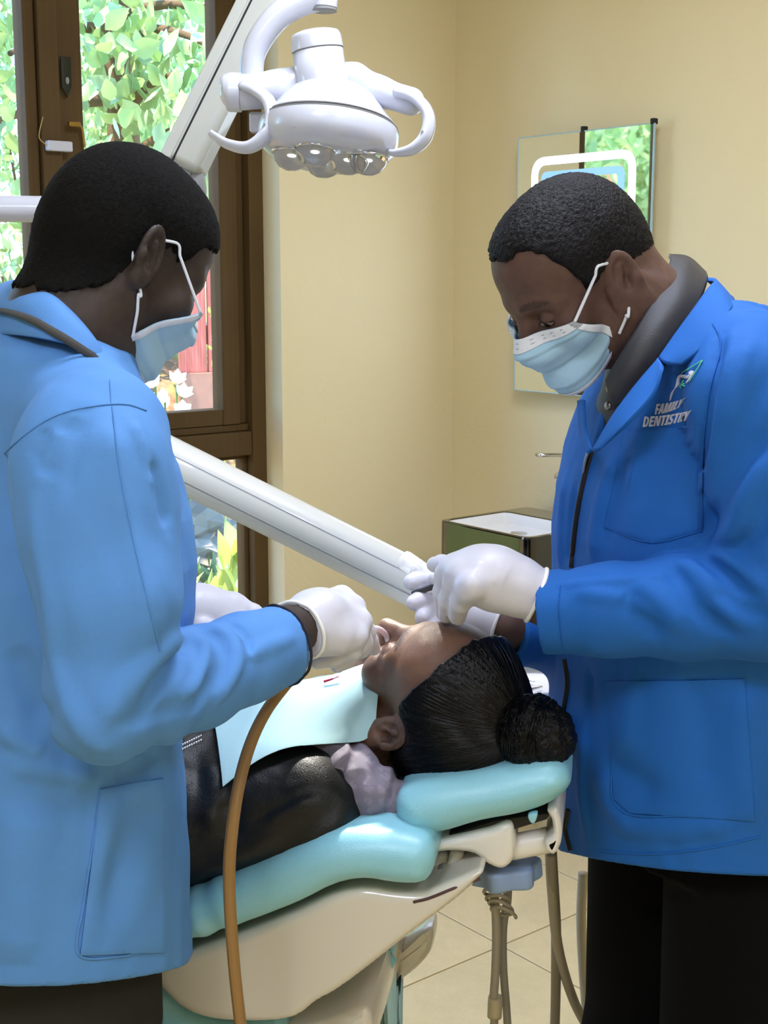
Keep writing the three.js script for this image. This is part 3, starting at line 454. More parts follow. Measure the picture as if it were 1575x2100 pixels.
    for (const y of [0.4, h]) mesh('rail', uvBox(box(Lg, 0.09, 0.04, 0.004, 1)).translate(Lg / 2, y, -0.035), fm[1], fence);
    mesh('gravel_board', uvBox(box(Lg, 0.22, 0.05, 0.004, 1)).translate(Lg / 2, 0.11, 0.01), std({ color: 0xb98370, roughness: 0.95, bumpMap: rep(texFine, 10), bumpScale: 0.004 }), fence); }
  // terracotta house opposite, mirrored in the wall mirror
  { const wallm = std({ color: 0xc98a5e, roughness: 0.95, bumpMap: rep(texPlaster, 1.5), bumpScale: 0.006 });
    const h = thing('neighbour_house', 'terracotta rendered house wall beyond the shrubs', 'building'); rplace(h, 8.2, 0.9, -8.2);
    mesh('wall', uvBox(box(8, 4.2, 0.3, 0.02)).translate(0, 2.1, 0), wallm, h);
    mesh('roof', uvBox(box(8.6, 0.18, 1.6, 0.02)).rotateX(0.4).translate(0, 4.3, 0.1), std({ color: 0x8f4a34, roughness: 0.9 }), h);
    const w = mesh('window', box(0.9, 1.1, 0.06, 0.01).translate(-1.2, 1.9, 0.16), std({ color: 0x4a3a28, roughness: 0.6 }), h); mesh('pane', box(0.76, 0.96, 0.02, 0).translate(-1.2, 1.9, 0.2), phys({ color: 0x2a3438, roughness: 0.08 }), w); w.position.z = -0.36; }
  // stones
  for (let i = 0; i < 6; i++) { const p = gnd(360 + i * 22, 5.45 + (i % 3) * 0.22); const s = 0.09 + rnd() * 0.08; const g = new THREE.IcosahedronGeometry(s, 2); const pp = g.attributes.position; for (let k = 0; k < pp.count; k++) { const v = V(0, 0, 0).fromBufferAttribute(pp, k); const f = 1 + 0.25 * noise3(v.x * 14 + i, v.y * 14, v.z * 14); pp.setXYZ(k, v.x * f * 1.2, v.y * f * 0.7, v.z * f); } g.computeVertexNormals(); const o = single('garden_stone', g, std({ color: 0x8c8678, roughness: 0.95 }), 'rounded grey stone in the soil bed below the red fence', 'stone', 'stones edging the bed'); o.position.copy(p).y += s * 0.35; }
}
// ---------------------------------------------------------------- dental chair. Frame: X towards the head end, Y up, Z to the near side
const HEADC = at(905, 1440, 1.63);
const CX = V(0.985, 0, 0.17).normalize(), CZ = V(-0.17, 0, 0.985).normalize();
const chairPlane = (off) => HEADC.clone().setY(0).addScaledVector(CZ, off);
const inChair = (p) => { const d = p.clone().sub(chairPlane(0)); return [d.dot(CX), p.y, d.dot(CZ)]; };
const toChair = (x, y, z) => chairPlane(0).addScaledVector(CX, x).addScaledVector(CZ, z).setY(y);
const trace = (list, off) => list.map(([px, py]) => { const p = onPlane(px, py, chairPlane(off), CZ); return [inChair(p)[0], p.y]; });
M.upholstery = phys({ color: 0x8cc8d6, roughness: 0.38, clearcoat: 0.25, clearcoatRoughness: 0.3, bumpMap: rep(texLeather, 14), bumpScale: 0.0003 });
M.shell = phys({ color: 0xd2cbbb, roughness: 0.25, clearcoat: 0.6, clearcoatRoughness: 0.15 });
M.creamMetal = phys({ color: 0xded9cf, roughness: 0.35, clearcoat: 0.3 });
M.blueGrey = std({ color: 0x7d93b4, roughness: 0.5 });
M.hose = std({ color: 0xa39a88, roughness: 0.55 });
{
  const ch = thing('dental_chair', 'reclined dental chair with pale blue padding and cream shell', 'dental chair', chairPlane(0).toArray());
  ch.quaternion.setFromRotationMatrix(new THREE.Matrix4().makeBasis(CX, UP, CZ));
  const slab = (name, list, off, width, bevel, m, bs = 5, n = 6) => mesh(name, extrude(smoothClosed(trace(list, off), n), width, bevel, bs).translate(0, 0, off - width), m, ch);
  // upholstery and shell: traced outlines padded out into rounded solids
  const soft = (name, list, off, width, r, m, cell = 0.006, fn = null) => {
    const P = smoothClosed(trace(list, off), 3), n = P.length, zc = off - width / 2; let x0 = 9, x1 = -9, y0 = 9, y1 = -9; for (const p of P) { x0 = Math.min(x0, p.x); x1 = Math.max(x1, p.x); y0 = Math.min(y0, p.y); y1 = Math.max(y1, p.y); }
    const f = (x, y, z) => { let d = 1e9, s = 1; for (let i = 0, j = n - 1; i < n; j = i++) { const ex = P[j].x - P[i].x, ey = P[j].y - P[i].y, wx = x - P[i].x, wy = y - P[i].y, t = clamp((wx * ex + wy * ey) / (ex * ex + ey * ey), 0, 1), bx = wx - ex * t, by = wy - ey * t; d = Math.min(d, bx * bx + by * by); const c1 = y >= P[i].y, c2 = y < P[j].y, c3 = ex * wy > ey * wx; if ((c1 && c2 && c3) || (!c1 && !c2 && !c3)) s = -s; }
      const a = s * Math.sqrt(d) + r, b = Math.abs(z - zc) - width / 2 + r; return Math.hypot(Math.max(a, 0), Math.max(b, 0)) + Math.min(Math.max(a, b), 0) - r - (fn ? fn(x, y, z) : 0); };
    return mesh(name, net(f, V(x0 - 0.03, y0 - 0.03, off - width - 0.03), V(x1 + 0.03, y1 + 0.03, off + 0.03), cell), m, ch);
  };
  const plump = (x, y, z) => 0.0015 * noise3(x * 9, y * 9, z * 9);
  soft('head_pillow', [[802, 1672], [810, 1640], [842, 1622], [900, 1610], [980, 1598], [1060, 1584], [1124, 1574], [1158, 1590], [1168, 1626], [1132, 1662], [1070, 1684], [980, 1700], [890, 1724], [826, 1726]], 0.15, 0.24, 0.036, M.upholstery, 0.005, plump);
  // back cushion
  soft('back_cushion', [[872, 1738], [886, 1778], [868, 1822], [806, 1826], [744, 1818], [690, 1826], [610, 1862], [520, 1900], [430, 1932], [340, 1960], [200, 2020], [60, 2090], [-60, 2130], [-60, 2010], [60, 1972], [200, 1920], [340, 1866], [450, 1812], [560, 1762], [640, 1732], [720, 1718], [800, 1717], [846, 1726]], 0.19, 0.37, 0.03, M.upholstery, 0.006, (x, y, z) => plump(x, y, z) + 0.0018 * Math.sin(x * 150 + y * 60) * Math.exp(-((x + 0.27) ** 2) / 0.002));
  // cream shell behind the cushion
  soft('back_shell', [[996, 1786], [960, 1826], [905, 1872], [840, 1920], [770, 1975], [690, 2035], [645, 2060], [600, 2092], [480, 2100], [410, 2090], [362, 2066], [330, 2034], [306, 2004], [312, 1986], [340, 1974], [520, 1908], [610, 1870], [690, 1834], [744, 1824], [806, 1832], [868, 1834], [940, 1806]], 0.165, 0.32, 0.012, M.shell, 0.006);
  // seat and far-side pieces below the back
  slab('seat_pad', [[800, 1950], [770, 1995], [700, 2035], [640, 2080], [690, 2110], [735, 2070], [780, 2030], [800, 1990]], -0.05, 0.12, 0.015, M.upholstery);
  slab('side_shell', [[884, 1905], [884, 1950], [860, 1985], [800, 2030], [742, 2065], [700, 2120], [640, 2190], [600, 2140], [700, 2040], [800, 1960]], -0.16, 0.06, 0.015, M.shell);
  slab('under_shell', [[338, 2050], [400, 2096], [470, 2118], [640, 2105], [752, 2072], [746, 2200], [640, 2300], [200, 2300], [200, 2090]], 0.1, 0.3, 0.02, M.shell);
  soft('seat_pad', [[240, 1990], [325, 2030], [372, 2072], [440, 2100], [560, 2108], [560, 2170], [300, 2170], [200, 2080]], 0.14, 0.3, 0.02, M.upholstery, 0.008);
  // pedestal, seat and leg rest below and beyond the picture
  mesh('pedestal', box(0.34, 0.34, 0.3, 0.05, 4).translate(-0.62, 0.2, -0.02), M.shell, ch);
  mesh('base_plate', box(0.9, 0.05, 0.5, 0.02, 3).translate(-0.65, 0.025, -0.02), M.shell, ch);
  mesh('seat_cushion', box(0.6, 0.1, 0.46, 0.045, 5).rotateZ(0.06).translate(-0.98, 0.45, -0.01), M.upholstery, ch);
  mesh('leg_rest', box(0.62, 0.08, 0.4, 0.035, 5).rotateZ(0.12).translate(-1.55, 0.4, -0.01), M.upholstery, ch);
  // headrest bracket: wedge cover, tube, end plate, stem and clamp knob
  slab('bracket_cover', [[858, 1738], [900, 1728], [1000, 1705], [1045, 1692], [1054, 1722], [1050, 1768], [1030, 1784], [1002, 1776], [972, 1754], [930, 1748], [876, 1750]], 0.125, 0.12, 0.008, M.creamMetal, 3, 4);
  slab('bracket_end', [[1122, 1664], [1140, 1658], [1150, 1690], [1150, 1730], [1136, 1754], [1122, 1748], [1116, 1728], [1132, 1716], [1132, 1684]], 0.12, 0.14, 0.006, M.creamMetal, 3, 4);
  const L = (px, py, off) => { const p = onPlane(px, py, chairPlane(off), CZ); return V(...inChair(p)); };
  mesh('bracket_tube', sweep([L(1046, 1738, 0.09), L(1126, 1722, 0.09)], 0.0155, { seg: 6, rad: 20 }), M.creamMetal, ch);
  slab('pillow_tray', [[930, 1722], [1120, 1682], [1126, 1668], [920, 1712]], 0.11, 0.16, 0.002, M.black, 2, 2);
  for (const [x, y] of [[1092, 1684]]) mesh('vinyl_tuck', extrude(smoothClosed(trace([[x - 9, y - 12], [x + 10, y - 16], [x + 3, y + 4], [x - 4, y + 2]], 0.135), 3), 0.012, 0.002).translate(0, 0, 0.125), M.upholstery, ch);
  slab('headrest_stem', [[922, 1750], [950, 1750], [944, 1812], [918, 1812]], 0.1, 0.05, 0.006, M.creamMetal, 3, 2);
  slab('stem_socket', [[884, 1760], [916, 1752], [918, 1790], [912, 1812], [990, 1788], [996, 1800], [930, 1832], [878, 1830], [872, 1812], [884, 1800]], 0.09, 0.12, 0.006, M.creamMetal, 3, 3);
  mesh('stem_bolt', new THREE.CylinderGeometry(0.006, 0.006, 0.02, 6).rotateX(Math.PI / 2).translate(...L(908, 1782, 0.095).toArray()), M.greyPlastic, ch);
  { const pts = []; for (let i = 0; i < 60; i++) { const a = i / 60 * 2 * Math.PI, r = 0.041 + 0.0045 * Math.sin(a * 6); pts.push(new THREE.Vector2(Math.cos(a) * r, Math.sin(a) * r)); }
    const k = mesh('clamp_knob', extrude(pts, 0.024, 0.004).rotateX(-Math.PI / 2), M.blueGrey, ch); k.position.copy(L(1038, 1806, 0.07)); k.rotation.z = 0.1; k.rotation.x = -0.05; }
  mesh('shell_groove', sweep([L(848, 1850, 0.164), L(880, 1842, 0.164), L(930, 1822, 0.163), L(985, 1802, 0.155)], 0.0018, { seg: 30, rad: 8 }), std({ color: 0x4a2f2c, roughness: 0.6 }), ch);
}
// ---- hoses hanging behind the headrest
{
  const H = (name, label, pts, r, m, n = 60) => { const p = pts.map(([x, y, z]) => at(x, y, z)); return single(name, sweep(p, r, { seg: n, rad: 10 }), m, label, 'hose'); };
  const c1 = H('instrument_hose', 'straight grey hose ending in a cream coupling under headrest knob', [[1010, 1810, 1.7], [1016, 1860, 1.72], [1018, 1920, 1.74], [1016, 1990, 1.76], [1012, 2050, 1.78]], 0.0062, M.hose);
  mesh('coupling', sweep([[1016, 2044], [1014, 2085]].map(([x, y]) => at(x, y, 1.78)), 0.0105, { seg: 6, rad: 14 }), std({ color: 0xb9ab8a, roughness: 0.45 }), c1);
  mesh('hose_end', sweep([[1014, 2080], [1012, 2140], [1006, 2300]].map(([x, y]) => at(x, y, 1.79)), 0.006, { seg: 12, rad: 10 }), M.hose, c1);
  H('instrument_hose', 'grey hose wrapped by a loose coil below headrest knob', [[1042, 1812, 1.72], [1040, 1850, 1.74], [1032, 1900, 1.76], [1032, 1980, 1.78], [1038, 2060, 1.8], [1044, 2140, 1.82], [1060, 2300, 1.9]], 0.006, std({ color: 0x8f8879, roughness: 0.6 }));
  { const pts = []; for (let i = 0; i <= 60; i++) { const t = i / 60, a = t * Math.PI * 2 * 4; pts.push(at(lerp(1010, 1034, t) + Math.cos(a) * lerp(20, 24, t) , lerp(1822, 1876, t) + Math.sin(a) * 10 + (t > 0.5 ? Math.cos(a) * 6 : 0), 1.715 + Math.sin(a) * 0.014)); }
    single('coiled_cable', sweep(pts, 0.0025, { seg: 400, rad: 8 }), std({ color: 0x9c927c, roughness: 0.5 }), 'thin cable looped in a loose coil under headrest knob', 'cable'); }
  H('suction_hose', 'grey suction hose running straight down beside the dark trousers', [[1131, 1748, 1.75], [1134, 1800, 1.77], [1140, 1900, 1.82], [1140, 2000, 1.86], [1138, 2100, 1.9], [1130, 2300, 1.95]], 0.0075, std({ color: 0x8b8270, roughness: 0.6 }));
  H('suction_hose', 'grey ribbed suction hose curving out towards the dark trousers', [[1128, 1740, 1.76], [1132, 1820, 1.78], [1144, 1940, 1.83], [1172, 2040, 1.88], [1206, 2110, 1.92], [1270, 2220, 1.98]], 0.0075, M.hose);
  H('suction_hose', 'pale grey hose hanging right against the dark trouser leg', [[1196, 1790, 2.1], [1192, 1880, 2.1], [1196, 1980, 2.1], [1204, 2080, 2.1], [1222, 2300, 2.1]], 0.0085, std({ color: 0xb5ab93, roughness: 0.6 }));
}
// ---------------------------------------------------------------- dental light: yoke, swan neck, dome, lenses
let LAMP;
{
  const Z = 2.2, P = (px, py, dz = 0) => at(px, py, Z + dz);
  const t = thing('dental_light', 'white dental operating light with two handles on a swan neck', 'dental light', P(670, 265).toArray());
  const o = t.position, rel = (g) => g.translate(-o.x, -o.y, -o.z);
  const S = 2.18 / FPX; // metres per pixel there
  const ax = V(-0.08, -0.97, 0.2).normalize(); // the way it shines
  const q = new THREE.Quaternion().setFromUnitVectors(V(0, -1, 0), ax), roll = new THREE.Quaternion().setFromAxisAngle(V(0, 0, 1), 0.07);
  const lathe = (name, prof, c, m, sx = 1) => { const g = new THREE.LatheGeometry(prof.map(([r, h]) => new THREE.Vector2(Math.max(r, 0.0001) * S, h * S)), 56); const e = mesh(name, g, m, t); e.quaternion.copy(q); e.position.copy(c).sub(o); return e; };
  const cen = P(675, 262);
  // profiles in photo pixels round the axis, origin at the widest ring
  lathe('upper_shell', [[0, 90], [30, 89], [60, 82], [86, 66], [104, 44], [118, 26], [130, 14], [138, 2], [0, 2]], cen, M.whitePlastic);
  lathe('lower_shell', [[139, 1], [141, -10], [140, -28], [134, -44], [122, -56], [108, -63], [96, -66], [0, -66]], cen, M.whitePlastic);
  lathe('seam_ring', [[139.5, 2.5], [139.9, 0.5], [138, 0], [138, 3]], cen, M.greyPlastic);
  const down = ax.clone(), rx = V(1, 0, 0).applyQuaternion(q), rz = V(0, 0, 1).applyQuaternion(q), base = cen.clone().addScaledVector(down, 66 * S);
  LAMP = { pos: base.clone().addScaledVector(down, 0.03), dir: down.clone() };
  const lens = phys({ color: 0xffffff, transmission: 1, thickness: 0.02, roughness: 0.03, ior: 1.49 }), refl = std({ color: 0xffffff, roughness: 0.25, metalness: 0.6, emissive: 0xffffff, emissiveIntensity: 1.1 });
  for (const [lx, lz] of [[-68, 24], [-20, 62], [-6, -10], [44, 26], [84, 34]]) {
    const c = base.clone().addScaledVector(rx, lx * S).addScaledVector(rz, lz * S);
    const g = new THREE.LatheGeometry([[0, -33], [13, -31], [25, -25], [34, -14], [39, 0], [39, 3], [0, 3]].map(([r, h]) => new THREE.Vector2(Math.max(r, 0.0001) * S, h * S)), 32);
    const L = mesh('lens', g, lens, t); L.quaternion.copy(q); L.position.copy(c).sub(o);
    mesh('emitter', new THREE.CylinderGeometry(6 * S, 6 * S, 2 * S, 20).translate(0, 0, 0), refl, L);
    mesh('reflector', new THREE.TorusGeometry(39 * S, 2.4 * S, 10, 36).rotateX(Math.PI / 2).translate(0, 1 * S, 0), M.chrome, L);
  }
  // neck, yoke and its arms in one moulding
  const px = S, dz0 = -0.005;
  const yoke = uni(0.02,
    cap(P(572, 184, 0.01), P(640, 160, 0.02), 0.026, 0.024), cap(P(640, 160, 0.02), P(660, 158, 0.02), 0.024, 0.024),
    cap(P(486, 190), P(572, 184, 0.01), 0.0275, 0.027),
    cap(P(728, 158, 0.02), P(775, 186, 0.01), 0.018, 0.02), cap(P(775, 188, 0.01), P(842, 208), 0.021, 0.022), cap(P(660, 156, 0.02), P(728, 158, 0.02), 0.024, 0.018));
  const yk = net(yoke, P(440, 270).add(V(0, 0, -0.06)), P(880, 110).add(V(0, 0, 0.06)), 0.0045); mesh('yoke', rel(yk), M.whitePlastic, t);
  const neckAx = P(650, 76).sub(P(664, 180)).normalize();
  const nk = (pts, name, m) => { const g = new THREE.LatheGeometry(pts.map(([r, h]) => new THREE.Vector2(Math.max(r, 0.0001) * S, h * S)), 44); const e = mesh(name, g, m, t); e.quaternion.setFromUnitVectors(UP, neckAx); e.position.copy(P(662, 182)).sub(o); };
  nk([[54, -2], [54, 2], [51.5, 20], [50.5, 72], [0, 72]], 'neck', M.whitePlastic); nk([[51, 74.5], [51.5, 76], [50.5, 98], [46, 107], [34, 111], [0, 111]], 'neck_cap', M.whitePlastic); nk([[49.5, 70], [49.5, 76]], 'neck_ring', M.greyPlastic);
  mesh('yoke_cap', rel(sweep([P(456, 190), P(462, 189), P(472, 189), P(495, 190)], [0.02, 0.027, 0.03, 0.03], { seg: 30, rad: 28 })), M.whitePlastic, t);
  mesh('switch_box', rel(box(26 * S, 40 * S, 0.03, 0.004).translate(...P(526, 252, 0.03).toArray())), M.whitePlastic, t);
  // handles: flat curved bars
  const H = (pts, ws) => mesh('handle', rel(sweep(pts.map(([x, y, d]) => P(x, y, d)), ws, { seg: 60, rad: 14, flat: 0.62, tension: 0.5 })), M.whitePlastic, t);
  H([[500, 176, -0.02], [526, 186, -0.035], [550, 206, -0.045], [558, 240, -0.05], [546, 276, -0.055], [510, 302, -0.055], [468, 296, -0.05], [438, 278, -0.045], [430, 270, -0.045]], [0.013, 0.014, 0.0145, 0.0145, 0.0145, 0.012, 0.01, 0.008, 0.006]);
  H([[812, 188, -0.02], [842, 196, -0.03], [868, 216, -0.04], [880, 246, -0.045], [872, 282, -0.05], [846, 306, -0.05], [812, 314, -0.045], [798, 312, -0.04]], [0.013, 0.014, 0.0145, 0.0145, 0.0145, 0.012, 0.008, 0.006]);
  for (const [x, y, d] of [[542, 255, -0.066], [866, 270, -0.062]]) mesh('handle_screw', rel(new THREE.CylinderGeometry(0.002, 0.002, 0.004, 10).rotateX(Math.PI / 2).translate(...P(x, y, d).toArray())), M.greyPlastic, t);
  // swan neck and the sprung arm it hangs from
  mesh('swan_neck', rel(sweep([[519, 180], [516, 150], [520, 110], [540, 70], [572, 32], [612, 8], [650, -4], [664, -2], [664, 16]].map(([x, y]) => P(x, y, 0.03)), [0.019, 0.019, 0.0195, 0.0205, 0.021, 0.021, 0.021, 0.021, 0.021], { seg: 70, rad: 20 })), M.whitePlastic, t);
  mesh('swivel', rel(sweep([P(664, 10, 0.03), P(664, 24, 0.03)], 0.0205, { seg: 4, rad: 24 })), M.greyPlastic, t);
  mesh('riser', rel(sweep([P(664, 4, 0.03), P(664, -130, 0.03)], 0.018, { seg: 4, rad: 16 })), M.whitePlastic, t);
  mesh('seam_line', rel(sweep([P(600, 262, -0.115), P(606, 260, -0.116)], 0.0005, { seg: 2, rad: 4 })), M.greyPlastic, t);
  // sprung arm: rounded square extrusion with a dark slot
  { const a = at(372, 348, 2.42), b = at(628, -170, 2.5), d = b.clone().sub(a), len = d.length(), m = matOf(a, V(1, 0, 0), V(0, 1, 0), V(0, 0, 1));
    const Y = d.clone().normalize(), X = V(1, 0, 0.1).sub(Y.clone().multiplyScalar(V(1, 0, 0.1).dot(Y))).normalize(), Zz = X.clone().cross(Y);
    const grp = matOf(a.clone().sub(o), X, Y, Zz);
    const gm = phys({ color: 0xb9bbb2, roughness: 0.4, clearcoat: 0.3 });
    mesh('spring_arm', box(0.074, len, 0.07, 0.016, 4).translate(0, len / 2, 0).applyMatrix4(grp), gm, t);
    mesh('arm_slot', box(0.0035, len * 0.99, 0.004, 0.001, 1).translate(-0.009, len / 2, 0.0345).applyMatrix4(grp), M.black, t);
    mesh('arm_rib', box(0.02, len * 0.99, 0.006, 0.003, 2).translate(-0.024, len / 2, 0.0345).applyMatrix4(grp), gm, t);
    mesh('arm_collar', box(0.05, 0.03, 0.045, 0.006, 2).translate(0, -0.012, 0).applyMatrix4(grp), M.greyPlastic, t);
    mesh('arm_knuckle', sweep([at(388, 345, 2.42), at(398, 372, 2.42), at(392, 410, 2.42), at(330, 450, 2.4)].map((p) => p.sub(o)), [0.016, 0.02, 0.022, 0.024], { seg: 20, rad: 14 }), M.greyPlastic, t); }
  // its light
  const target = at(745, 1365, 1.62);
  const sp = new THREE.SpotLight(0xfffaf0, 7, 3, 0.16, 0.6, 2); sp.position.copy(LAMP.pos).sub(o); sp.castShadow = true; sp.shadow.radius = 2; t.add(sp); sp.target.position.copy(target).sub(o); t.add(sp.target);
}
// ---- equipment post, arm and instrument tray
{
  const pb = at(230, 1000, 2.3); const post = thing('equipment_post', 'white round equipment post behind the assistant', 'post', [pb.x, 0, pb.z]);
  mesh('column', new THREE.CylinderGeometry(0.035, 0.035, 1.62, 28).translate(0, 0.81, 0), M.whitePlastic, post);
  mesh('foot', new THREE.CylinderGeometry(0.16, 0.18, 0.04, 40).translate(0, 0.02, 0), M.whitePlastic, post);
  mesh('cross_arm', sweep([V(0, at(80, 430, 2.3).y, 0), V(-0.2, at(60, 430, 2.3).y, 0.03), V(-0.62, at(20, 432, 2.3).y, 0.14)], 0.0215, { seg: 20, rad: 20 }), M.whitePlastic, post);
  mesh('arm_hub', new THREE.CylinderGeometry(0.05, 0.05, 0.14, 28).translate(0, 1.3, 0), M.whitePlastic, post);
  mesh('top_cap', new THREE.SphereGeometry(0.036, 20, 12).translate(0, 1.62, 0), M.whitePlastic, post);
  const a = at(265, 905, 2.2), b = at(868, 1206, 2.2), d = b.clone().sub(a), len = d.length(), Xx = d.clone().normalize(), Zz = V(0.1, 0, 1).sub(Xx.clone().multiplyScalar(V(0.1, 0, 1).dot(Xx))).normalize(), Yy = Zz.clone().cross(Xx);
  const tr = thing('instrument_tray', 'white instrument tray on a long sloping white arm', 'tray', b.toArray());
  const g = matOf(a.clone().sub(b), Xx, Yy, Zz), cm = phys({ color: 0xdfe0da, roughness: 0.33, clearcoat: 0.4 });
  mesh('arm', extrude([[-0.04, 0], [-0.036, 0.022], [-0.018, 0.037], [0.018, 0.037], [0.036, 0.022], [0.04, 0], [0.036, -0.022], [0.018, -0.034], [-0.018, -0.034], [-0.036, -0.022]].map(([x, y]) => new THREE.Vector2(x, y)), len, 0.008, 3).applyMatrix4(new THREE.Matrix4().makeBasis(V(0, 1, 0), V(0, 0, 1), V(1, 0, 0))).applyMatrix4(g), cm, tr);
  mesh('arm_groove', box(len * 0.99, 0.003, 0.003, 0.001, 1).translate(len / 2, -0.014, 0.0365).applyMatrix4(g), M.greyPlastic, tr);
  mesh('arm_groove', box(len * 0.99, 0.0016, 0.003, 0.0005, 1).translate(len / 2, 0.017, 0.036).applyMatrix4(g), std({ color: 0xb9bccb, roughness: 0.4 }), tr);
  // tray pan behind the patient's head
  const tc = at(1090, 1395, 2.05).sub(b), tray = std({ color: 0xe8e6e2, roughness: 0.5 });
  mesh('tray_pan', box(0.44, 0.012, 0.3, 0.006).translate(tc.x, tc.y, tc.z), tray, tr);
  for (const [w, l, x, z] of [[0.44, 0.012, 0, 0.15], [0.44, 0.012, 0, -0.15], [0.012, 0.3, 0.22, 0], [0.012, 0.3, -0.22, 0]]) mesh('tray_rim', box(w, 0.03, l, 0.005).translate(tc.x + x, tc.y + 0.012, tc.z + z), tray, tr);
  mesh('tray_bracket', sweep([V(-0.01, 0, 0), V(0.03, -0.05, 0), V(tc.x * 0.5, tc.y - 0.02, tc.z), V(tc.x, tc.y - 0.015, tc.z)], 0.022, { seg: 24, rad: 14 }), cm, tr);
  const ty = tc.y + b.y + 0.0075, T = (px, py) => onPlane(px, py, V(0, ty, 0), UP);
  // crumpled napkins and instruments lying in the tray
  const nap = (pts, label, amp) => single('paper_napkin', sheet(pts.map((r) => r.map(([x, y, h]) => T(x, y).add(V(0, h, 0)))), 0.0015, 30, 30, (u, v) => amp * Math.sin(u * 9 + v * 4) * Math.sin(v * 7)), std({ color: 0xefecea, roughness: 0.9, bumpMap: rep(texFine, 20), bumpScale: 0.0005, side: THREE.DoubleSide }), label, 'napkin');
  nap([[[1000, 1372, 0.012], [1070, 1352, 0.02], [1180, 1350, 0.02]], [[1000, 1392, 0.012], [1080, 1380, 0.014], [1190, 1386, 0.01]]], 'scalloped folded white napkin at the far side of the tray', 0.003);
  nap([[[1000, 1398, 0.004], [1080, 1392, 0.004], [1200, 1392, 0.004]], [[1000, 1440, 0.004], [1090, 1430, 0.005], [1200, 1430, 0.004]], [[1000, 1480, 0.006], [1090, 1476, 0.006], [1200, 1476, 0.004]]], 'flat white paper napkin spread in the tray', 0.0008);
  const tool = (p0, p1, r, label) => { const A = T(...p0).add(V(0, 0.012, 0)), B = T(...p1).add(V(0, 0.012, 0)); const o = single('dental_probe', sweep([A, A.clone().lerp(B, 0.35), B], [r * 0.35, r, r], { seg: 16, rad: 10 }), M.chrome, label, 'instrument'); mesh('tip', sweep([A, A.clone().add(V(-0.012, 0.004, -0.004))], [r * 0.35, r * 0.15], { seg: 4, rad: 6 }), M.chrome, o); };
  tool([1112, 1424], [1050, 1440], 0.0028, 'thin steel probe lying across the spread napkin'); tool([1096, 1414], [1046, 1398], 0.002, 'slim steel mirror handle beside the folded napkin');
}
// ---------------------------------------------------------------- people: shared anatomy
function frameOf(f, up) { const F = f.clone().normalize(), L = up.clone().cross(F).normalize(), U = F.clone().cross(L).normalize(); return { F, U, L }; }
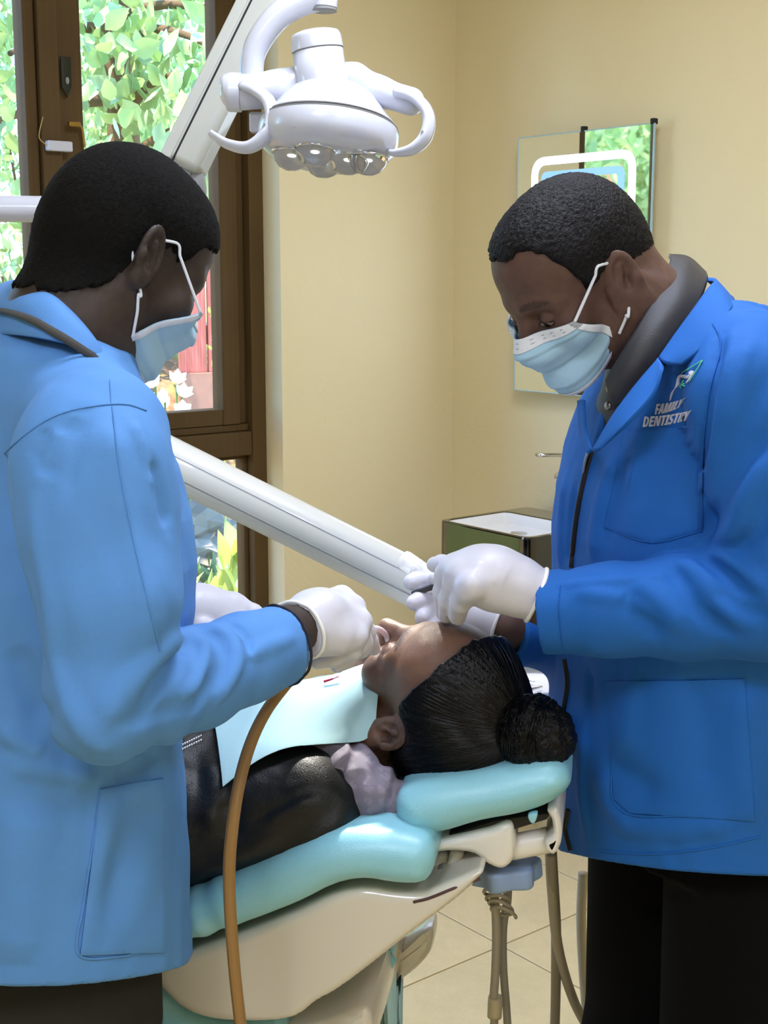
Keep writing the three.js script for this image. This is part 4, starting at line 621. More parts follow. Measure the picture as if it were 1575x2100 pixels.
// head field in head coordinates: x to the person's left, y up, z forward, origin between the ears
function headLocal(o = {}) {
  const p = (x, y, z) => V(x, y, z), lr = (fn) => [fn(1), fn(-1)], nw = o.noseWide ?? 1;
  const skull = uni(0.03, ell(p(0, 0.043, -0.016), [0.0745, 0.086, 0.097]), ell(p(0, 0.05, 0.03), [0.064, 0.06, 0.058]), ell(p(0, 0.005, -0.06), [0.06, 0.06, 0.05]));
  const face = uni(0.024, cap(p(0, 0.0, 0.04), p(0, -0.065, 0.045), 0.055, 0.04), ...lr((s) => cap(p(s * 0.047, -0.05, 0.0), p(s * 0.012, -0.09, 0.064), 0.019, 0.017)), ell(p(0, -0.092, 0.066), [0.022, 0.017, 0.017]), ...lr((s) => ell(p(s * 0.042, -0.02, 0.057), [0.026, 0.024, 0.024])));
  const nose = uni(0.012, cap(p(0, 0.014, 0.086), p(0, -0.03, 0.107), 0.0085, 0.0125), ...lr((s) => ell(p(s * 0.0145 * nw, -0.037, 0.094), [0.0115 * nw, 0.0095, 0.013])));
  const brow = uni(0.012, ...lr((s) => cap(p(s * 0.012, 0.025, 0.083), p(s * 0.043, 0.021, 0.066), 0.0115, 0.011)));
  const lips = uni(0.006, cap(p(-0.016, -0.061, 0.083), p(0.016, -0.061, 0.083), 0.0085), cap(p(-0.014, -0.072, 0.081), p(0.014, -0.072, 0.081), 0.009));
  const base = uni(0.02, skull, face), sock = uni(0.004, ...lr((s) => ell(p(s * 0.032, 0.004, 0.094), [0.017, 0.0115, 0.017])));
  const eyes = uni(0.001, ...lr((s) => ell(p(s * 0.031, 0.003, 0.0735), [0.0135, 0.0122, 0.0125])));
  let h = (x, y, z) => { let d = base(x, y, z); if (z > 0.03) { d = smin(d, brow(x, y, z), 0.014); d = smax(d, -sock(x, y, z), 0.014); d = smin(d, nose(x, y, z), 0.009); d = smin(d, lips(x, y, z), 0.008); d = smin(d, eyes(x, y, z), 0.003); } return d; };
  // ears: a tilted dish with rim, hollow and lobe
  const ears = [1, -1].map((s) => {
    const X = V(0.9, 0, s * 0.43).normalize(), Z = V(-s * 0.43 * s, 0, 0.9); // dish normal leans forward-out
    const n = V(s * 0.88, 0.05, 0.42).normalize(), up = V(0, 0.97, -0.22).normalize(), fw = up.clone().cross(n).normalize(), u2 = n.clone().cross(fw);
    const c = p(s * 0.0795, 0.002, -0.014);
    const dish = ell(c, [0.0075, 0.034, 0.0215], n, u2, fw), hollow = ell(c.clone().addScaledVector(n, 0.0075).addScaledVector(fw, s * 0.002), [0.0085, 0.026, 0.0145], n, u2, fw), lobe = ell(c.clone().addScaledVector(u2, -0.03).addScaledVector(fw, s * 0.006), [0.006, 0.01, 0.009], n, u2, fw), inner = cap(c.clone().addScaledVector(u2, 0.012).addScaledVector(n, 0.001), c.clone().addScaledVector(u2, -0.014).addScaledVector(n, 0.0012).addScaledVector(fw, -s * 0.006), 0.0042, 0.0042), concha = ell(c.clone().addScaledVector(n, 0.004).addScaledVector(fw, s * 0.006).addScaledVector(u2, -0.006), [0.009, 0.0105, 0.0078], n, u2, fw), tragus = ell(c.clone().addScaledVector(fw, s * 0.0165).addScaledVector(u2, -0.006).addScaledVector(n, 0.002), [0.005, 0.0075, 0.005], n, u2, fw);
    const e = (x, y, z) => { let d = smax(dish(x, y, z), -hollow(x, y, z), 0.003); d = smin(d, inner(x, y, z), 0.004); d = smax(d, -concha(x, y, z), 0.003); d = smin(d, tragus(x, y, z), 0.003); return smin(d, lobe(x, y, z), 0.005); };
    return bounded(e, c, 0.045);
  });
  const full = (x, y, z) => { let d = h(x, y, z); for (const e of ears) { const dx = x - e.c.x, dy = y - e.c.y, dz = z - e.c.z; if (dx * dx + dy * dy + dz * dz < 0.005) d = smin(d, e(x, y, z), 0.005); } return d; };
  full.base = base; full.noEars = h; full.hull = uni(0.022, skull, face, nose, cap(p(0, -0.035, 0.096), p(0, -0.085, 0.072), 0.01, 0.014)); return full;
}
function place(fn, fr, c, s = 1) { // local field -> world field
  const { F, U, L } = fr, r = 0.2 * s;
  const g = (x, y, z) => { const a = (x - c.x) / s, b = (y - c.y) / s, d = (z - c.z) / s; return fn(a * L.x + b * L.y + d * L.z, a * U.x + b * U.y + d * U.z, a * F.x + b * F.y + d * F.z) * s; };
  return bounded(g, c, r);
}
const toWorld = (fr, c, s) => (x, y, z) => c.clone().addScaledVector(fr.L, x * s).addScaledVector(fr.U, y * s).addScaledVector(fr.F, z * s);
const toLocal = (fr, c, s) => (x, y, z) => { const a = (x - c.x) / s, b = (y - c.y) / s, d = (z - c.z) / s; return [a * fr.L.x + b * fr.L.y + d * fr.L.z, a * fr.U.x + b * fr.U.y + d * fr.U.z, a * fr.F.x + b * fr.F.y + d * fr.F.z]; };
function piece(xs, ys) { return (x) => { if (x <= xs[0]) return ys[0]; for (let i = 1; i < xs.length; i++) if (x <= xs[i]) return lerp(ys[i - 1], ys[i], (x - xs[i - 1]) / (xs[i] - xs[i - 1])); return ys[ys.length - 1]; }; }
// a body column: rows of [y, centre x, centre z, half width, half depth] with the way it faces
function column(rows, face) {
  const F = face.clone().setY(0).normalize(), L = V(F.z, 0, -F.x), n = rows.length, y0 = rows[0][0], y1 = rows[n - 1][0];
  const get = (k) => piece(rows.map((r) => r[0]), rows.map((r) => r[k])), g1 = get(1), g2 = get(2), g3 = get(3), g4 = get(4);
  const sm = (g, y) => (g(y - 0.05) + 2 * g(y) + g(y + 0.05)) / 4;
  const tb = 512, T = [1, 2, 3, 4].map((_, i) => { const g = [g1, g2, g3, g4][i]; return Float32Array.from({ length: tb + 1 }, (_, j) => sm(g, lerp(y0, y1, j / tb))); });
  const f = (x, y, z) => { const t = clamp((y - y0) / (y1 - y0), 0, 1) * tb, i = Math.min(tb - 1, t | 0), k = t - i; const v = T.map((a) => a[i] + (a[i + 1] - a[i]) * k); const a = x - v[0], b = z - v[1]; const l = (a * L.x + b * L.z) / v[2], d = (a * F.x + b * F.z) / v[3]; const r = Math.pow(Math.abs(l) ** 2.3 + Math.abs(d) ** 2.3, 1 / 2.3); const side = (r - 1) * Math.min(v[2], v[3]); const over = Math.max(y0 - y, y - y1); return over > 0 ? Math.sqrt(Math.max(side, 0) ** 2 + over * over) : Math.max(side, over); };
  const c = V(T[0][tb / 2], (y0 + y1) / 2, T[1][tb / 2]); return bounded(f, c, (y1 - y0) / 2 + 0.4);
}
const chain = (k, pts) => { const P = pts.map(([x, y, z]) => at(x, y, z)); const out = []; for (let i = 0; i < P.length - 1; i++) out.push(cap(P[i], P[i + 1], pts[i][3], pts[i + 1][3])); return out.length === 1 ? out[0] : uni(k, ...out); };
// surgical mask: sheet pleated across, wrapped on the face; returns geometry pieces and corner points
function maskOn(hl, W, { y0 = -0.012, y1 = -0.118, span = 1.05, spanB = 1.45, rise = 0.03, gap = 0.006, flare = 0.012, drop = 0.02 } = {}) {
  const nu = 44, nv = 40, S = [], zc = 0.0;
  for (let i = 0; i <= nu; i++) { const line = []; const u = i / nu * 2 - 1;
    for (let j = 0; j <= nv; j++) { const v = j / nv, y = lerp(y0 - drop * Math.abs(u) ** 1.5, y1 + rise * Math.abs(u) ** 2, v); const ph = u * lerp(span, spanB, v), dx = Math.sin(ph), dz = Math.cos(ph); let r = 0.26; for (let k = 0; k < 60; k++) { const d = hl.hull(dx * r, y, zc + dz * r) - gap - flare * Math.abs(u) ** 3; if (d < 0.0003) break; r -= d * 0.8; if (r < 0.03) { r = 0.03; break; } }
      line.push([dx, dz, y, r]); } S.push(line); }
  // relax along v so that the cloth bridges hollows
  for (let it = 0; it < 12; it++) for (let i = 0; i <= nu; i++) for (let j = 1; j < nv; j++) S[i][j][3] = Math.max(S[i][j][3], (S[i][j - 1][3] + S[i][j + 1][3]) / 2 - 0.0002);
  for (let i = 0; i <= nu; i++) { const e = S[i][Math.floor(nv * 0.86)][3]; for (let j = Math.floor(nv * 0.86); j <= nv; j++) S[i][j][3] = Math.max(S[i][j][3], e - (j - nv * 0.86) * 0.0035); }
  const pts = S.map((l, i) => l.map(([dx, dz, y, r], j) => { const u = i / nu * 2 - 1, v = j / nv, edge = 1 - Math.abs(u) ** 6; const pl = ((v * 3.4 + 0.15) % 1); const rr = r + (v > 0.14 && v < 0.9 ? (0.0035 * pl) * edge : 0.001); return W(dx * rr, y, zc + dz * rr); }));
  const nn = pts.map((l, i) => l.map((p, j) => pts[Math.min(i + 1, nu)][j].clone().sub(pts[Math.max(i - 1, 0)][j]).cross(l[Math.min(j + 1, nv)].clone().sub(l[Math.max(j - 1, 0)])).normalize().multiplyScalar(-1)));
  return { geo: solidGrid(pts, nn, 0.0012), pts, nn, nu, nv };
}
function stripOf(m, i0, i1, j0, j1, thick, off) { const S = [], N = []; for (let i = i0; i <= i1; i++) { S.push(m.pts[i].slice(j0, j1 + 1).map((p, k) => p.clone().addScaledVector(m.nn[i][j0 + k], off))); N.push(m.nn[i].slice(j0, j1 + 1)); } return solidGrid(S, N, thick); }
const skinTone = (c, amp = 0.12, fr = 60) => (x, y, z) => { const n = 1 + amp * noise3(x * fr, y * fr, z * fr) + amp * 0.6 * noise3(x * fr * 4, y * fr * 4, z * fr * 4); return [c[0] * n, c[1] * n, c[2] * n]; };
M.skin = phys({ color: 0xffffff, vertexColors: true, roughness: 0.48, specularIntensity: 0.6, bumpMap: rep(texFine, 30), bumpScale: 0.0004 });
M.glove = phys({ color: 0xcac8d0, roughness: 0.42, sheen: 0.15, sheenColor: new THREE.Color(0xffffff), bumpMap: rep(texFine, 18), bumpScale: 0.00015 });
M.gloveRim = std({ color: 0xeeece6, roughness: 0.5 });
M.maskBlue = std({ color: 0xa9cfe6, roughness: 0.85, bumpMap: rep(texCloth, 40), bumpScale: 0.0003, side: THREE.DoubleSide });
M.maskWhite = std({ color: 0xe2e6ec, roughness: 0.85, bumpMap: rep(texCloth, 40), bumpScale: 0.0003 });
M.stitch = std({ color: 0x8f9aa8, roughness: 0.9 });
// a cord over a field: the straight run between two points, pushed out to lie on the surface
const overField = (f, a, b, n, e) => Array.from({ length: n + 1 }, (_, i) => { const p = a.clone().lerp(b, i / n); for (let k = 0; k < 12; k++) { const d = f(p.x, p.y, p.z); if (d >= e * 0.9) break; p.addScaledVector(grad(f, p, 0.004), e - d); } return p; });
const gBox = (f, lo, hi, cell, opt) => net(f, lo, hi, cell, opt);
function ring(P, dir, r, tube, m, name, parent, squash = 1, up = UP) { const d = dir.clone().normalize(), X = up.clone().cross(d).normalize(), Y = d.clone().cross(X); const pts = []; for (let i = 0; i < 24; i++) { const a = i / 24 * 2 * Math.PI; pts.push(P.clone().addScaledVector(X, Math.cos(a) * r * squash).addScaledVector(Y, Math.sin(a) * r)); } return mesh(name, sweep(pts, tube, { closed: true, seg: 60, rad: 8 }), m, parent); }
// rim lying on a field where a plane cuts it
function cutRing(f, P, dir, tube, m, name, parent, off = 0, r0 = 0.15) { const d = dir.clone().normalize(), X = (Math.abs(d.y) < 0.9 ? UP : V(1, 0, 0)).clone().cross(d).normalize(), Y = d.clone().cross(X), pts = []; for (let i = 0; i < 36; i++) { const a = i / 36 * 2 * Math.PI, D = X.clone().multiplyScalar(Math.cos(a)).addScaledVector(Y, Math.sin(a)); let r = 0; for (let k = 0; k < 200; k++) { const q = P.clone().addScaledVector(D, r); if (f(q.x, q.y, q.z) > 0 || r > r0) break; r += 0.0012; } pts.push(P.clone().addScaledVector(D, r + off)); } return mesh(name, sweep(pts, tube, { closed: true, seg: 90, rad: 8 }), m, parent); }
// ---------------------------------------------------------------- the assistant: light blue jacket, back three-quarter view
{
  const who = thing('person', 'standing man in light blue jacket and mask holding suction hose', 'person', [at(60, 1500, 1.47).x, 0, -1.47]), O = who.position, rel = (g) => g.translate(-O.x, 0, -O.z);
  const face = V(0.86, 0, -0.5), hf = frameOf(V(0.64, -0.55, -0.53), UP), hc = at(256, 538, 1.51), hs = 0.935;
  const hl = headLocal(), head = place(hl, hf, hc, hs), W = toWorld(hf, hc, hs), Lc = toLocal(hf, hc, hs);
  const neckB = at(112, 740, 1.47), x0 = at(60, 1500, 1.47).x;
  const neck = uni(0.04, cap(W(0, -0.02, -0.03), at(140, 668, 1.46), 0.056, 0.058), cap(at(140, 668, 1.46), neckB, 0.058, 0.072));
  // arms and hands, photo pixels with distance
  const armR = [[190, 930, 1.28, 0.05], [225, 1440, 1.22, 0.042], [400, 1385, 1.33, 0.038], [560, 1312, 1.44, 0.0315], [625, 1280, 1.48, 0.028]];
  const handR = uni(0.012, chain(0.01, [[606, 1288, 1.47, 0.03], [660, 1262, 1.5, 0.032]]), ...[[700, 1226, 1.555], [724, 1246, 1.54], [738, 1276, 1.52], [728, 1306, 1.5]].map(([x, y, z]) => chain(0.01, [[640, 1268, 1.5, 0.026], [x, y, z, 0.0155]])), chain(0.01, [[610, 1300, 1.47, 0.028], [690, 1306, 1.49, 0.022]]));
  const fingR = [
    chain(0.006, [[702, 1230, 1.555, 0.0125], [742, 1282, 1.585, 0.0115], [757, 1314, 1.605, 0.0105], [766, 1330, 1.615, 0.009]]),
    chain(0.006, [[724, 1248, 1.54, 0.0125], [750, 1296, 1.56, 0.0115], [742, 1330, 1.56, 0.0105], [700, 1346, 1.55, 0.0095]]),
    chain(0.006, [[736, 1280, 1.52, 0.012], [744, 1318, 1.53, 0.011], [712, 1350, 1.53, 0.0105], [692, 1364, 1.525, 0.0095]]),
    chain(0.006, [[726, 1308, 1.5, 0.0115], [724, 1334, 1.505, 0.0105], [684, 1350, 1.51, 0.0098], [652, 1358, 1.51, 0.0085]]),
    chain(0.006, [[640, 1262, 1.53, 0.015], [690, 1270, 1.59, 0.0135], [735, 1300, 1.61, 0.011]])];
  const gloveR = folded(uni(0.0045, handR, ...fingR), []);
  const armL = [[150, 960, 1.6, 0.05], [220, 1310, 1.70, 0.042], [330, 1275, 1.74, 0.036], [385, 1262, 1.76, 0.034]];
  const gloveL = uni(0.006, uni(0.016, chain(0.012, [[300, 1262, 1.74, 0.034], [372, 1258, 1.76, 0.036], [420, 1252, 1.77, 0.03]]), ...[[478, 1236, 1.78], [492, 1252, 1.78], [490, 1270, 1.77], [478, 1288, 1.76]].map(([x, y, z]) => chain(0.01, [[410, 1254, 1.77, 0.03], [x, y, z, 0.0145]]))),
    ...[[[478, 1238, 1.78, 0.0125], [520, 1256, 1.78, 0.011], [552, 1280, 1.78, 0.0095]], [[492, 1254, 1.78, 0.0125], [536, 1274, 1.78, 0.011], [562, 1304, 1.77, 0.0095]], [[490, 1272, 1.77, 0.012], [530, 1294, 1.77, 0.011], [552, 1318, 1.76, 0.009]], [[478, 1290, 1.76, 0.0115], [508, 1310, 1.76, 0.01], [528, 1330, 1.755, 0.0085]], [[400, 1280, 1.74, 0.016], [440, 1300, 1.72, 0.013], [486, 1300, 1.72, 0.011]]].map((c) => chain(0.006, c)));
  // body: head, neck, trunk, arms, legs in one field
  const cx = (px, y, z) => at(px, y, z).x;
  const trunk = column([[0.62, x0, -1.47, 0.15, 0.1], [0.95, x0, -1.47, 0.16, 0.11], [1.1, x0 + 0.01, -1.47, 0.145, 0.1], [1.3, x0 + 0.03, -1.47, 0.165, 0.11], [1.4, x0 + 0.045, -1.47, 0.12, 0.08]], face);
  const right = V(0.5, 0, 0.86).normalize();
  const legs = [1, -1].flatMap((s) => { const h = V(x0, 0.86, -1.47).addScaledVector(right, s * 0.095), k = h.clone().setY(0.47).addScaledVector(face, 0.03), a = h.clone().setY(0.08).addScaledVector(right, s * 0.03); return [cap(h, k, 0.078, 0.055), cap(k, a, 0.054, 0.036)]; });
  const body = uni(0.02, uni(0.035, head, neck), uni(0.04, trunk, chain(0.02, armR), chain(0.02, armL), ...legs));
  const skin = skinTone([0.046, 0.031, 0.023]);
  const lo = V(-0.75, 0.03, -1.95), hi = V(0.02, 1.85, -1.1);
  const bodyG = net(uni(0.02, trunk, chain(0.02, armR), chain(0.02, armL), ...legs, cap(neckB, at(115, 700, 1.46), 0.06, 0.06)), lo, hi, 0.012, { color: skin });
  const headF = uni(0.035, head, neck);
  const line = piece([-0.13, -0.08, -0.045, -0.022, 0.008, 0.03, 0.045, 0.062, 0.11], [-0.105, -0.092, -0.062, -0.02, 0.026, 0.016, 0.045, 0.06, 0.082]);
  const headG = net(headF, hc.clone().add(V(-0.28, -0.3, -0.2)), hc.clone().add(V(0.2, 0.2, 0.2)), 0.0032, { color: (x, y, z) => { const [lx, ly, lz] = Lc(x, y, z); const c = skin(x, y, z), fuzz = 0.5 + 0.5 * noise3(x * 260, y * 260, z * 260), st = 1 - 0.6 * fuzz * sstep(line(lz) - 0.03, line(lz), ly) * (lz < 0.04 ? 1 : 0); return c.map((v) => v * st); } });
  mesh('body', rel(mergeGeometries([bodyG, headG])), M.skin, who);
  // hair: close crop, thinning down the nape
  const hair = bounded((x, y, z) => { const [lx, ly, lz] = Lc(x, y, z); const n = 0.0006 * noise3(x * 300, y * 300, z * 300); return smax(smin(hl.noEars(lx, ly, lz) * hs, neck(x, y, z), 0.035) - 0.0032 + n, (line(lz) + 0.006 * noise3(lx * 90, lz * 90, 1) - ly) * 0.85, 0.003); }, hc, 0.19);
  mesh('hair', rel(net(hair, hc.clone().addScalar(-0.2), hc.clone().addScalar(0.2), 0.0034)), phys({ color: 0x0d0c0a, roughness: 0.9, specularIntensity: 0.25, bumpMap: rep(texFine, 16), bumpScale: 0.001 }), who);
  // mask
  const mk = maskOn(hl, W, { y0: -0.012, y1: -0.12, span: 0.8, spanB: 1.3, rise: 0.03, drop: 0.005, gap: 0.005, flare: 0.01 });
  const mask = mesh('face_mask', rel(mk.geo), M.maskBlue, who);
  for (const [i0, i1] of [[0, 2], [mk.nu - 2, mk.nu]]) mesh('mask_hem', rel(stripOf(mk, i0, i1, 0, mk.nv, 0.001, 0.0014)), M.maskWhite, mask);
  mesh('mask_hem', rel(stripOf(mk, 0, mk.nu, 0, 3, 0.001, 0.0014)), M.maskWhite, mask);
  mesh('mask_hem', rel(stripOf(mk, 0, mk.nu, mk.nv - 3, mk.nv, 0.001, 0.0014)), M.maskWhite, mask);
  for (const s of [1, -1]) { const i = s > 0 ? mk.nu : 0, T = mk.pts[i][1], B = mk.pts[i][mk.nv - 2]; const et = W(s * 0.0785, 0.03, 0.006), eb = W(s * 0.0765, -0.036, -0.008), ek = W(s * 0.073, 0.0, -0.034);
    mesh('ear_loop', rel(sweep([...overField(headF, T, et, 5, 0.0025), ek, ...overField(headF, eb, B, 6, 0.0025)], 0.0016, { seg: 90, rad: 8 })), M.maskWhite, mask); }
  // gloves
  const gcell = 0.0034;
  const wr = at(606, 1290, 1.468), wd = at(640, 1270, 1.5).sub(wr);
  const gR = mesh('glove', rel(netOf(inter(gloveR, plane(wr, wd.clone().negate()), 0.002), gcell)), M.glove, who);
  cutRing(gloveR, wr.clone().addScaledVector(wd.clone().normalize(), 0.002), wd, 0.0024, M.gloveRim, 'glove_cuff', gR).geometry.translate(-O.x, 0, -O.z);
  const gL = mesh('glove', rel(netOf(gloveL, 0.0042)), M.glove, who);
  // jacket
  const sl = chain(0.02, [[188, 950, 1.275, 0.072], [200, 1090, 1.26, 0.072], [226, 1230, 1.235, 0.065], [215, 1440, 1.215, 0.053], [300, 1420, 1.265, 0.052], [400, 1388, 1.33, 0.0485], [500, 1352, 1.39, 0.0455], [640, 1300, 1.475, 0.042]]);
  const slL = chain(0.02, [[150, 950, 1.61, 0.065], [215, 1300, 1.70, 0.058], [300, 1275, 1.74, 0.05]]);
  const coat = column([[0.70, x0 - 0.01, -1.47, 0.235, 0.17], [0.92, x0 - 0.005, -1.47, 0.228, 0.165], [1.08, x0, -1.47, 0.215, 0.155], [1.25, x0 + 0.03, -1.47, 0.215, 0.148], [1.35, x0 + 0.045, -1.47, 0.18, 0.122], [1.41, x0 + 0.05, -1.47, 0.12, 0.088], [1.465, x0 + 0.04, -1.475, 0.085, 0.075]], face);
  const yoke = uni(0.05, cap(at(-40, 742, 1.48), at(95, 785, 1.45), 0.06, 0.062), cap(at(110, 805, 1.43), at(205, 900, 1.30), 0.06, 0.068), cap(at(100, 800, 1.5), at(140, 910, 1.6), 0.06, 0.064));
  const cw = at(578, 1326, 1.436), cd = at(640, 1300, 1.475).sub(at(500, 1352, 1.39)).normalize();
  let jk = uni(0.005, uni(0.05, coat, yoke, slL), uni(0.03, sl, cap(at(196, 905, 1.30), at(190, 980, 1.275), 0.066, 0.072)));
  jk = bounded(jk, V(x0 + 0.1, 1.1, -1.45), 0.75);
  const neckHole = cap(at(165, 560, 1.49), at(155, 730, 1.48), 0.085, 0.06);
  let base = (x, y, z) => { let d = jk(x, y, z); d = smax(d, -neckHole(x, y, z), 0.004); return d; }; bounded(base, jk.c, jk.r);
  const H = (list) => hits(base, list, 3), fo = (list, w, amp) => ({ pts: H(list), w: w * 0.85, amp: amp * 1.6 });
  const folds = [
    fo([[225, 860], [240, 960], [262, 1080], [300, 1230], [325, 1330]], 0.014, 0.004), fo([[150, 850], [110, 920], [90, 980]], 0.014, -0.006), fo([[95, 880], [60, 940]], 0.01, -0.004), fo([[310, 940], [330, 1010], [345, 1080]], 0.01, -0.006),
    fo([[388, 1292], [330, 1340], [250, 1420], [215, 1475]], 0.012, 0.008), fo([[375, 1310], [365, 1350], [330, 1400], [290, 1470]], 0.01, -0.011), fo([[345, 1370], [300, 1440]], 0.008, -0.006),
    fo([[400, 1305], [420, 1330], [410, 1380], [385, 1430]], 0.008, 0.006), fo([[415, 1290], [445, 1310], [460, 1350], [440, 1400], [400, 1450]], 0.008, -0.006), fo([[440, 1285], [475, 1310], [487, 1350], [470, 1400], [445, 1440]], 0.008, 0.007), fo([[470, 1278], [505, 1310], [512, 1350]], 0.007, -0.004),
    fo([[500, 1345], [600, 1305]], 0.009, 0.004), fo([[60, 1000], [95, 1230], [120, 1400], [190, 1540]], 0.012, 0.003), fo([[20, 1570], [110, 1580], [200, 1600]], 0.012, 0.004), fo([[330, 1520], [300, 1570], [240, 1600]], 0.012, -0.005), fo([[320, 1640], [250, 1760], [200, 1900]], 0.03, -0.005), fo([[60, 1640], [40, 1800], [30, 1980]], 0.03, 0.006), fo([[130, 870], [100, 930], [70, 1010]], 0.009, 0.003), fo([[180, 850], [150, 930], [140, 1010]], 0.009, -0.003), fo([[270, 860], [300, 930], [320, 1010]], 0.009, 0.004), fo([[130, 1430], [170, 1500], [230, 1545]], 0.012, 0.003), fo([[250, 1480], [330, 1462], [420, 1440]], 0.01, -0.003), fo([[20, 1330], [60, 1420], [110, 1500]], 0.016, -0.006), fo([[0, 1500], [90, 1545]], 0.012, 0.004), fo([[230, 1620], [215, 1760], [190, 1900]], 0.014, 0.003),
  ];
  const waves = (x, y, z) => 0.0022 * noise3(x * 9, y * 5, z * 9) + 0.001 * noise3(x * 26 + 3, y * 16, z * 26);
  let fj = folded(base, folds, waves);
  const hem = (x, y, z) => 0.785 + 0.36 * clamp(z + 1.45, -0.05, 0.25) + 0.006 * Math.sin((x + z) * 9) - y;
  const inside = chain(0.01, [[545, 1336, 1.415, 0.03], [660, 1292, 1.49, 0.033]]);
  const jacketF = bounded((x, y, z) => { let d = fj(x, y, z); d = smax(d, hem(x, y, z), 0.003); const cp = (x - cw.x) * cd.x + (y - cw.y) * cd.y + (z - cw.z) * cd.z; if (z > -1.62 && x > -0.35) d = smax(d, cp, 0.002); d = smax(d, -inside(x, y, z), 0.002); return d; }, jk.c, jk.r);
  M.lightBlue = std({ color: 0x5289c8, roughness: 0.82, bumpMap: rep(texCloth, 22), bumpScale: 0.00035 });
  const jacket = mesh('jacket', rel(net(jacketF, V(-0.72, 0.74, -1.86), V(0.0, 1.56, -1.1), 0.0052)), M.lightBlue, who);
  // collar, strap, seams, pocket
  const col = (l) => l.map(([x, y, z]) => at(x, y, z));
  mesh('collar', rel(sheet([col([[-14, 594, 1.62], [16, 580, 1.555], [60, 576, 1.48], [100, 596, 1.425], [140, 634, 1.40], [184, 684, 1.40], [228, 750, 1.42]]), col([[-32, 630, 1.58], [-4, 618, 1.475], [53, 622, 1.395], [102, 620, 1.38], [148, 660, 1.365], [192, 704, 1.37], [233, 756, 1.405]]), col([[-50, 694, 1.56], [-12, 686, 1.44], [46, 688, 1.37], [100, 696, 1.345], [152, 708, 1.347], [198, 730, 1.36], [236, 762, 1.4]])], 0.004, 50, 14)), M.lightBlue, jacket);
  const strap = mesh('neck_strap', rel(sweep(col([[-46, 650, 1.57], [-10, 636, 1.452], [50, 649, 1.37], [104, 677, 1.344], [152, 706, 1.339], [198, 737, 1.349], [240, 768, 1.386]]), 0.0046, { seg: 70, rad: 10, flat: 0.5, up: V(0.3, 0.5, 0.8).normalize() })), std({ color: 0x3b3a37, roughness: 0.8, bumpMap: rep(texCloth, 30), bumpScale: 0.0006 }), who);
  const sm = (list, r = 0.0012, n = 6) => mesh('seam', rel(seam(jacketF, list, r, n)), M.lightBlue, jacket);
  sm([[0, 938], [60, 885], [120, 850], [200, 832], [262, 830], [300, 842]], 0.0009); sm([[225, 780], [228, 830]], 0.0006); sm([[230, 834], [245, 960], [270, 1090], [305, 1240], [328, 1335]], 0.0008); 
  mesh('pocket', rel(patch(jacketF, [[206, 1618], [334, 1596], [338, 1952], [164, 1958]], 0.0024, 16, 26, (u, v, x, y) => [x, y])), M.lightBlue, jacket);
  sm([[204, 1640], [332, 1616]], 0.001); sm([[206, 1616], [192, 1720], [172, 1850], [162, 1958], [240, 1962], [336, 1942]], 0.0013);
  cutRing((x, y, z) => { const d = fj(x, y, z); return d; }, cw, cd, 0.0016, std({ color: 0x1d1d2a, roughness: 0.8 }), 'cuff_piping', jacket).geometry.translate(-O.x, 0, -O.z);
  // trousers and shoes
  const tro = uni(0.03, column([[0.72, x0, -1.47, 0.17, 0.125], [0.9, x0, -1.47, 0.175, 0.13]], face), ...[1, -1].map((s) => { const h = V(x0, 0.78, -1.47).addScaledVector(right, s * 0.095); return uni(0.03, cap(h, h.clone().setY(0.45).addScaledVector(face, 0.02), 0.098, 0.085), cap(h.clone().setY(0.45).addScaledVector(face, 0.02), h.clone().setY(0.07).addScaledVector(right, s * 0.025), 0.085, 0.07)); }));
  mesh('trousers', rel(net(inter(tro, plane(V(0, 0.035, 0), V(0, -1, 0)), 0.003), V(x0 - 0.3, 0.02, -1.8), V(x0 + 0.3, 0.96, -1.15), 0.01)), phys({ color: 0x2a2a26, roughness: 0.95, specularIntensity: 0.3, bumpMap: rep(texCloth, 24), bumpScale: 0.0004 }), who);
  for (const s of [1, -1]) { const a = V(x0, 0.045, -1.47).addScaledVector(right, s * 0.12); mesh('shoe', rel(net(inter(uni(0.02, cap(a.clone().addScaledVector(face, -0.05), a.clone().addScaledVector(face, 0.17), 0.042, 0.036), cap(a.clone().addScaledVector(face, -0.04), a.clone().setY(0.09), 0.04, 0.045)), plane(V(0, 0, 0), V(0, -1, 0)), 0.002), a.clone().add(V(-0.3, -0.06, -0.3)), a.clone().add(V(0.3, 0.12, 0.3)), 0.008)), M.black, who); }
}
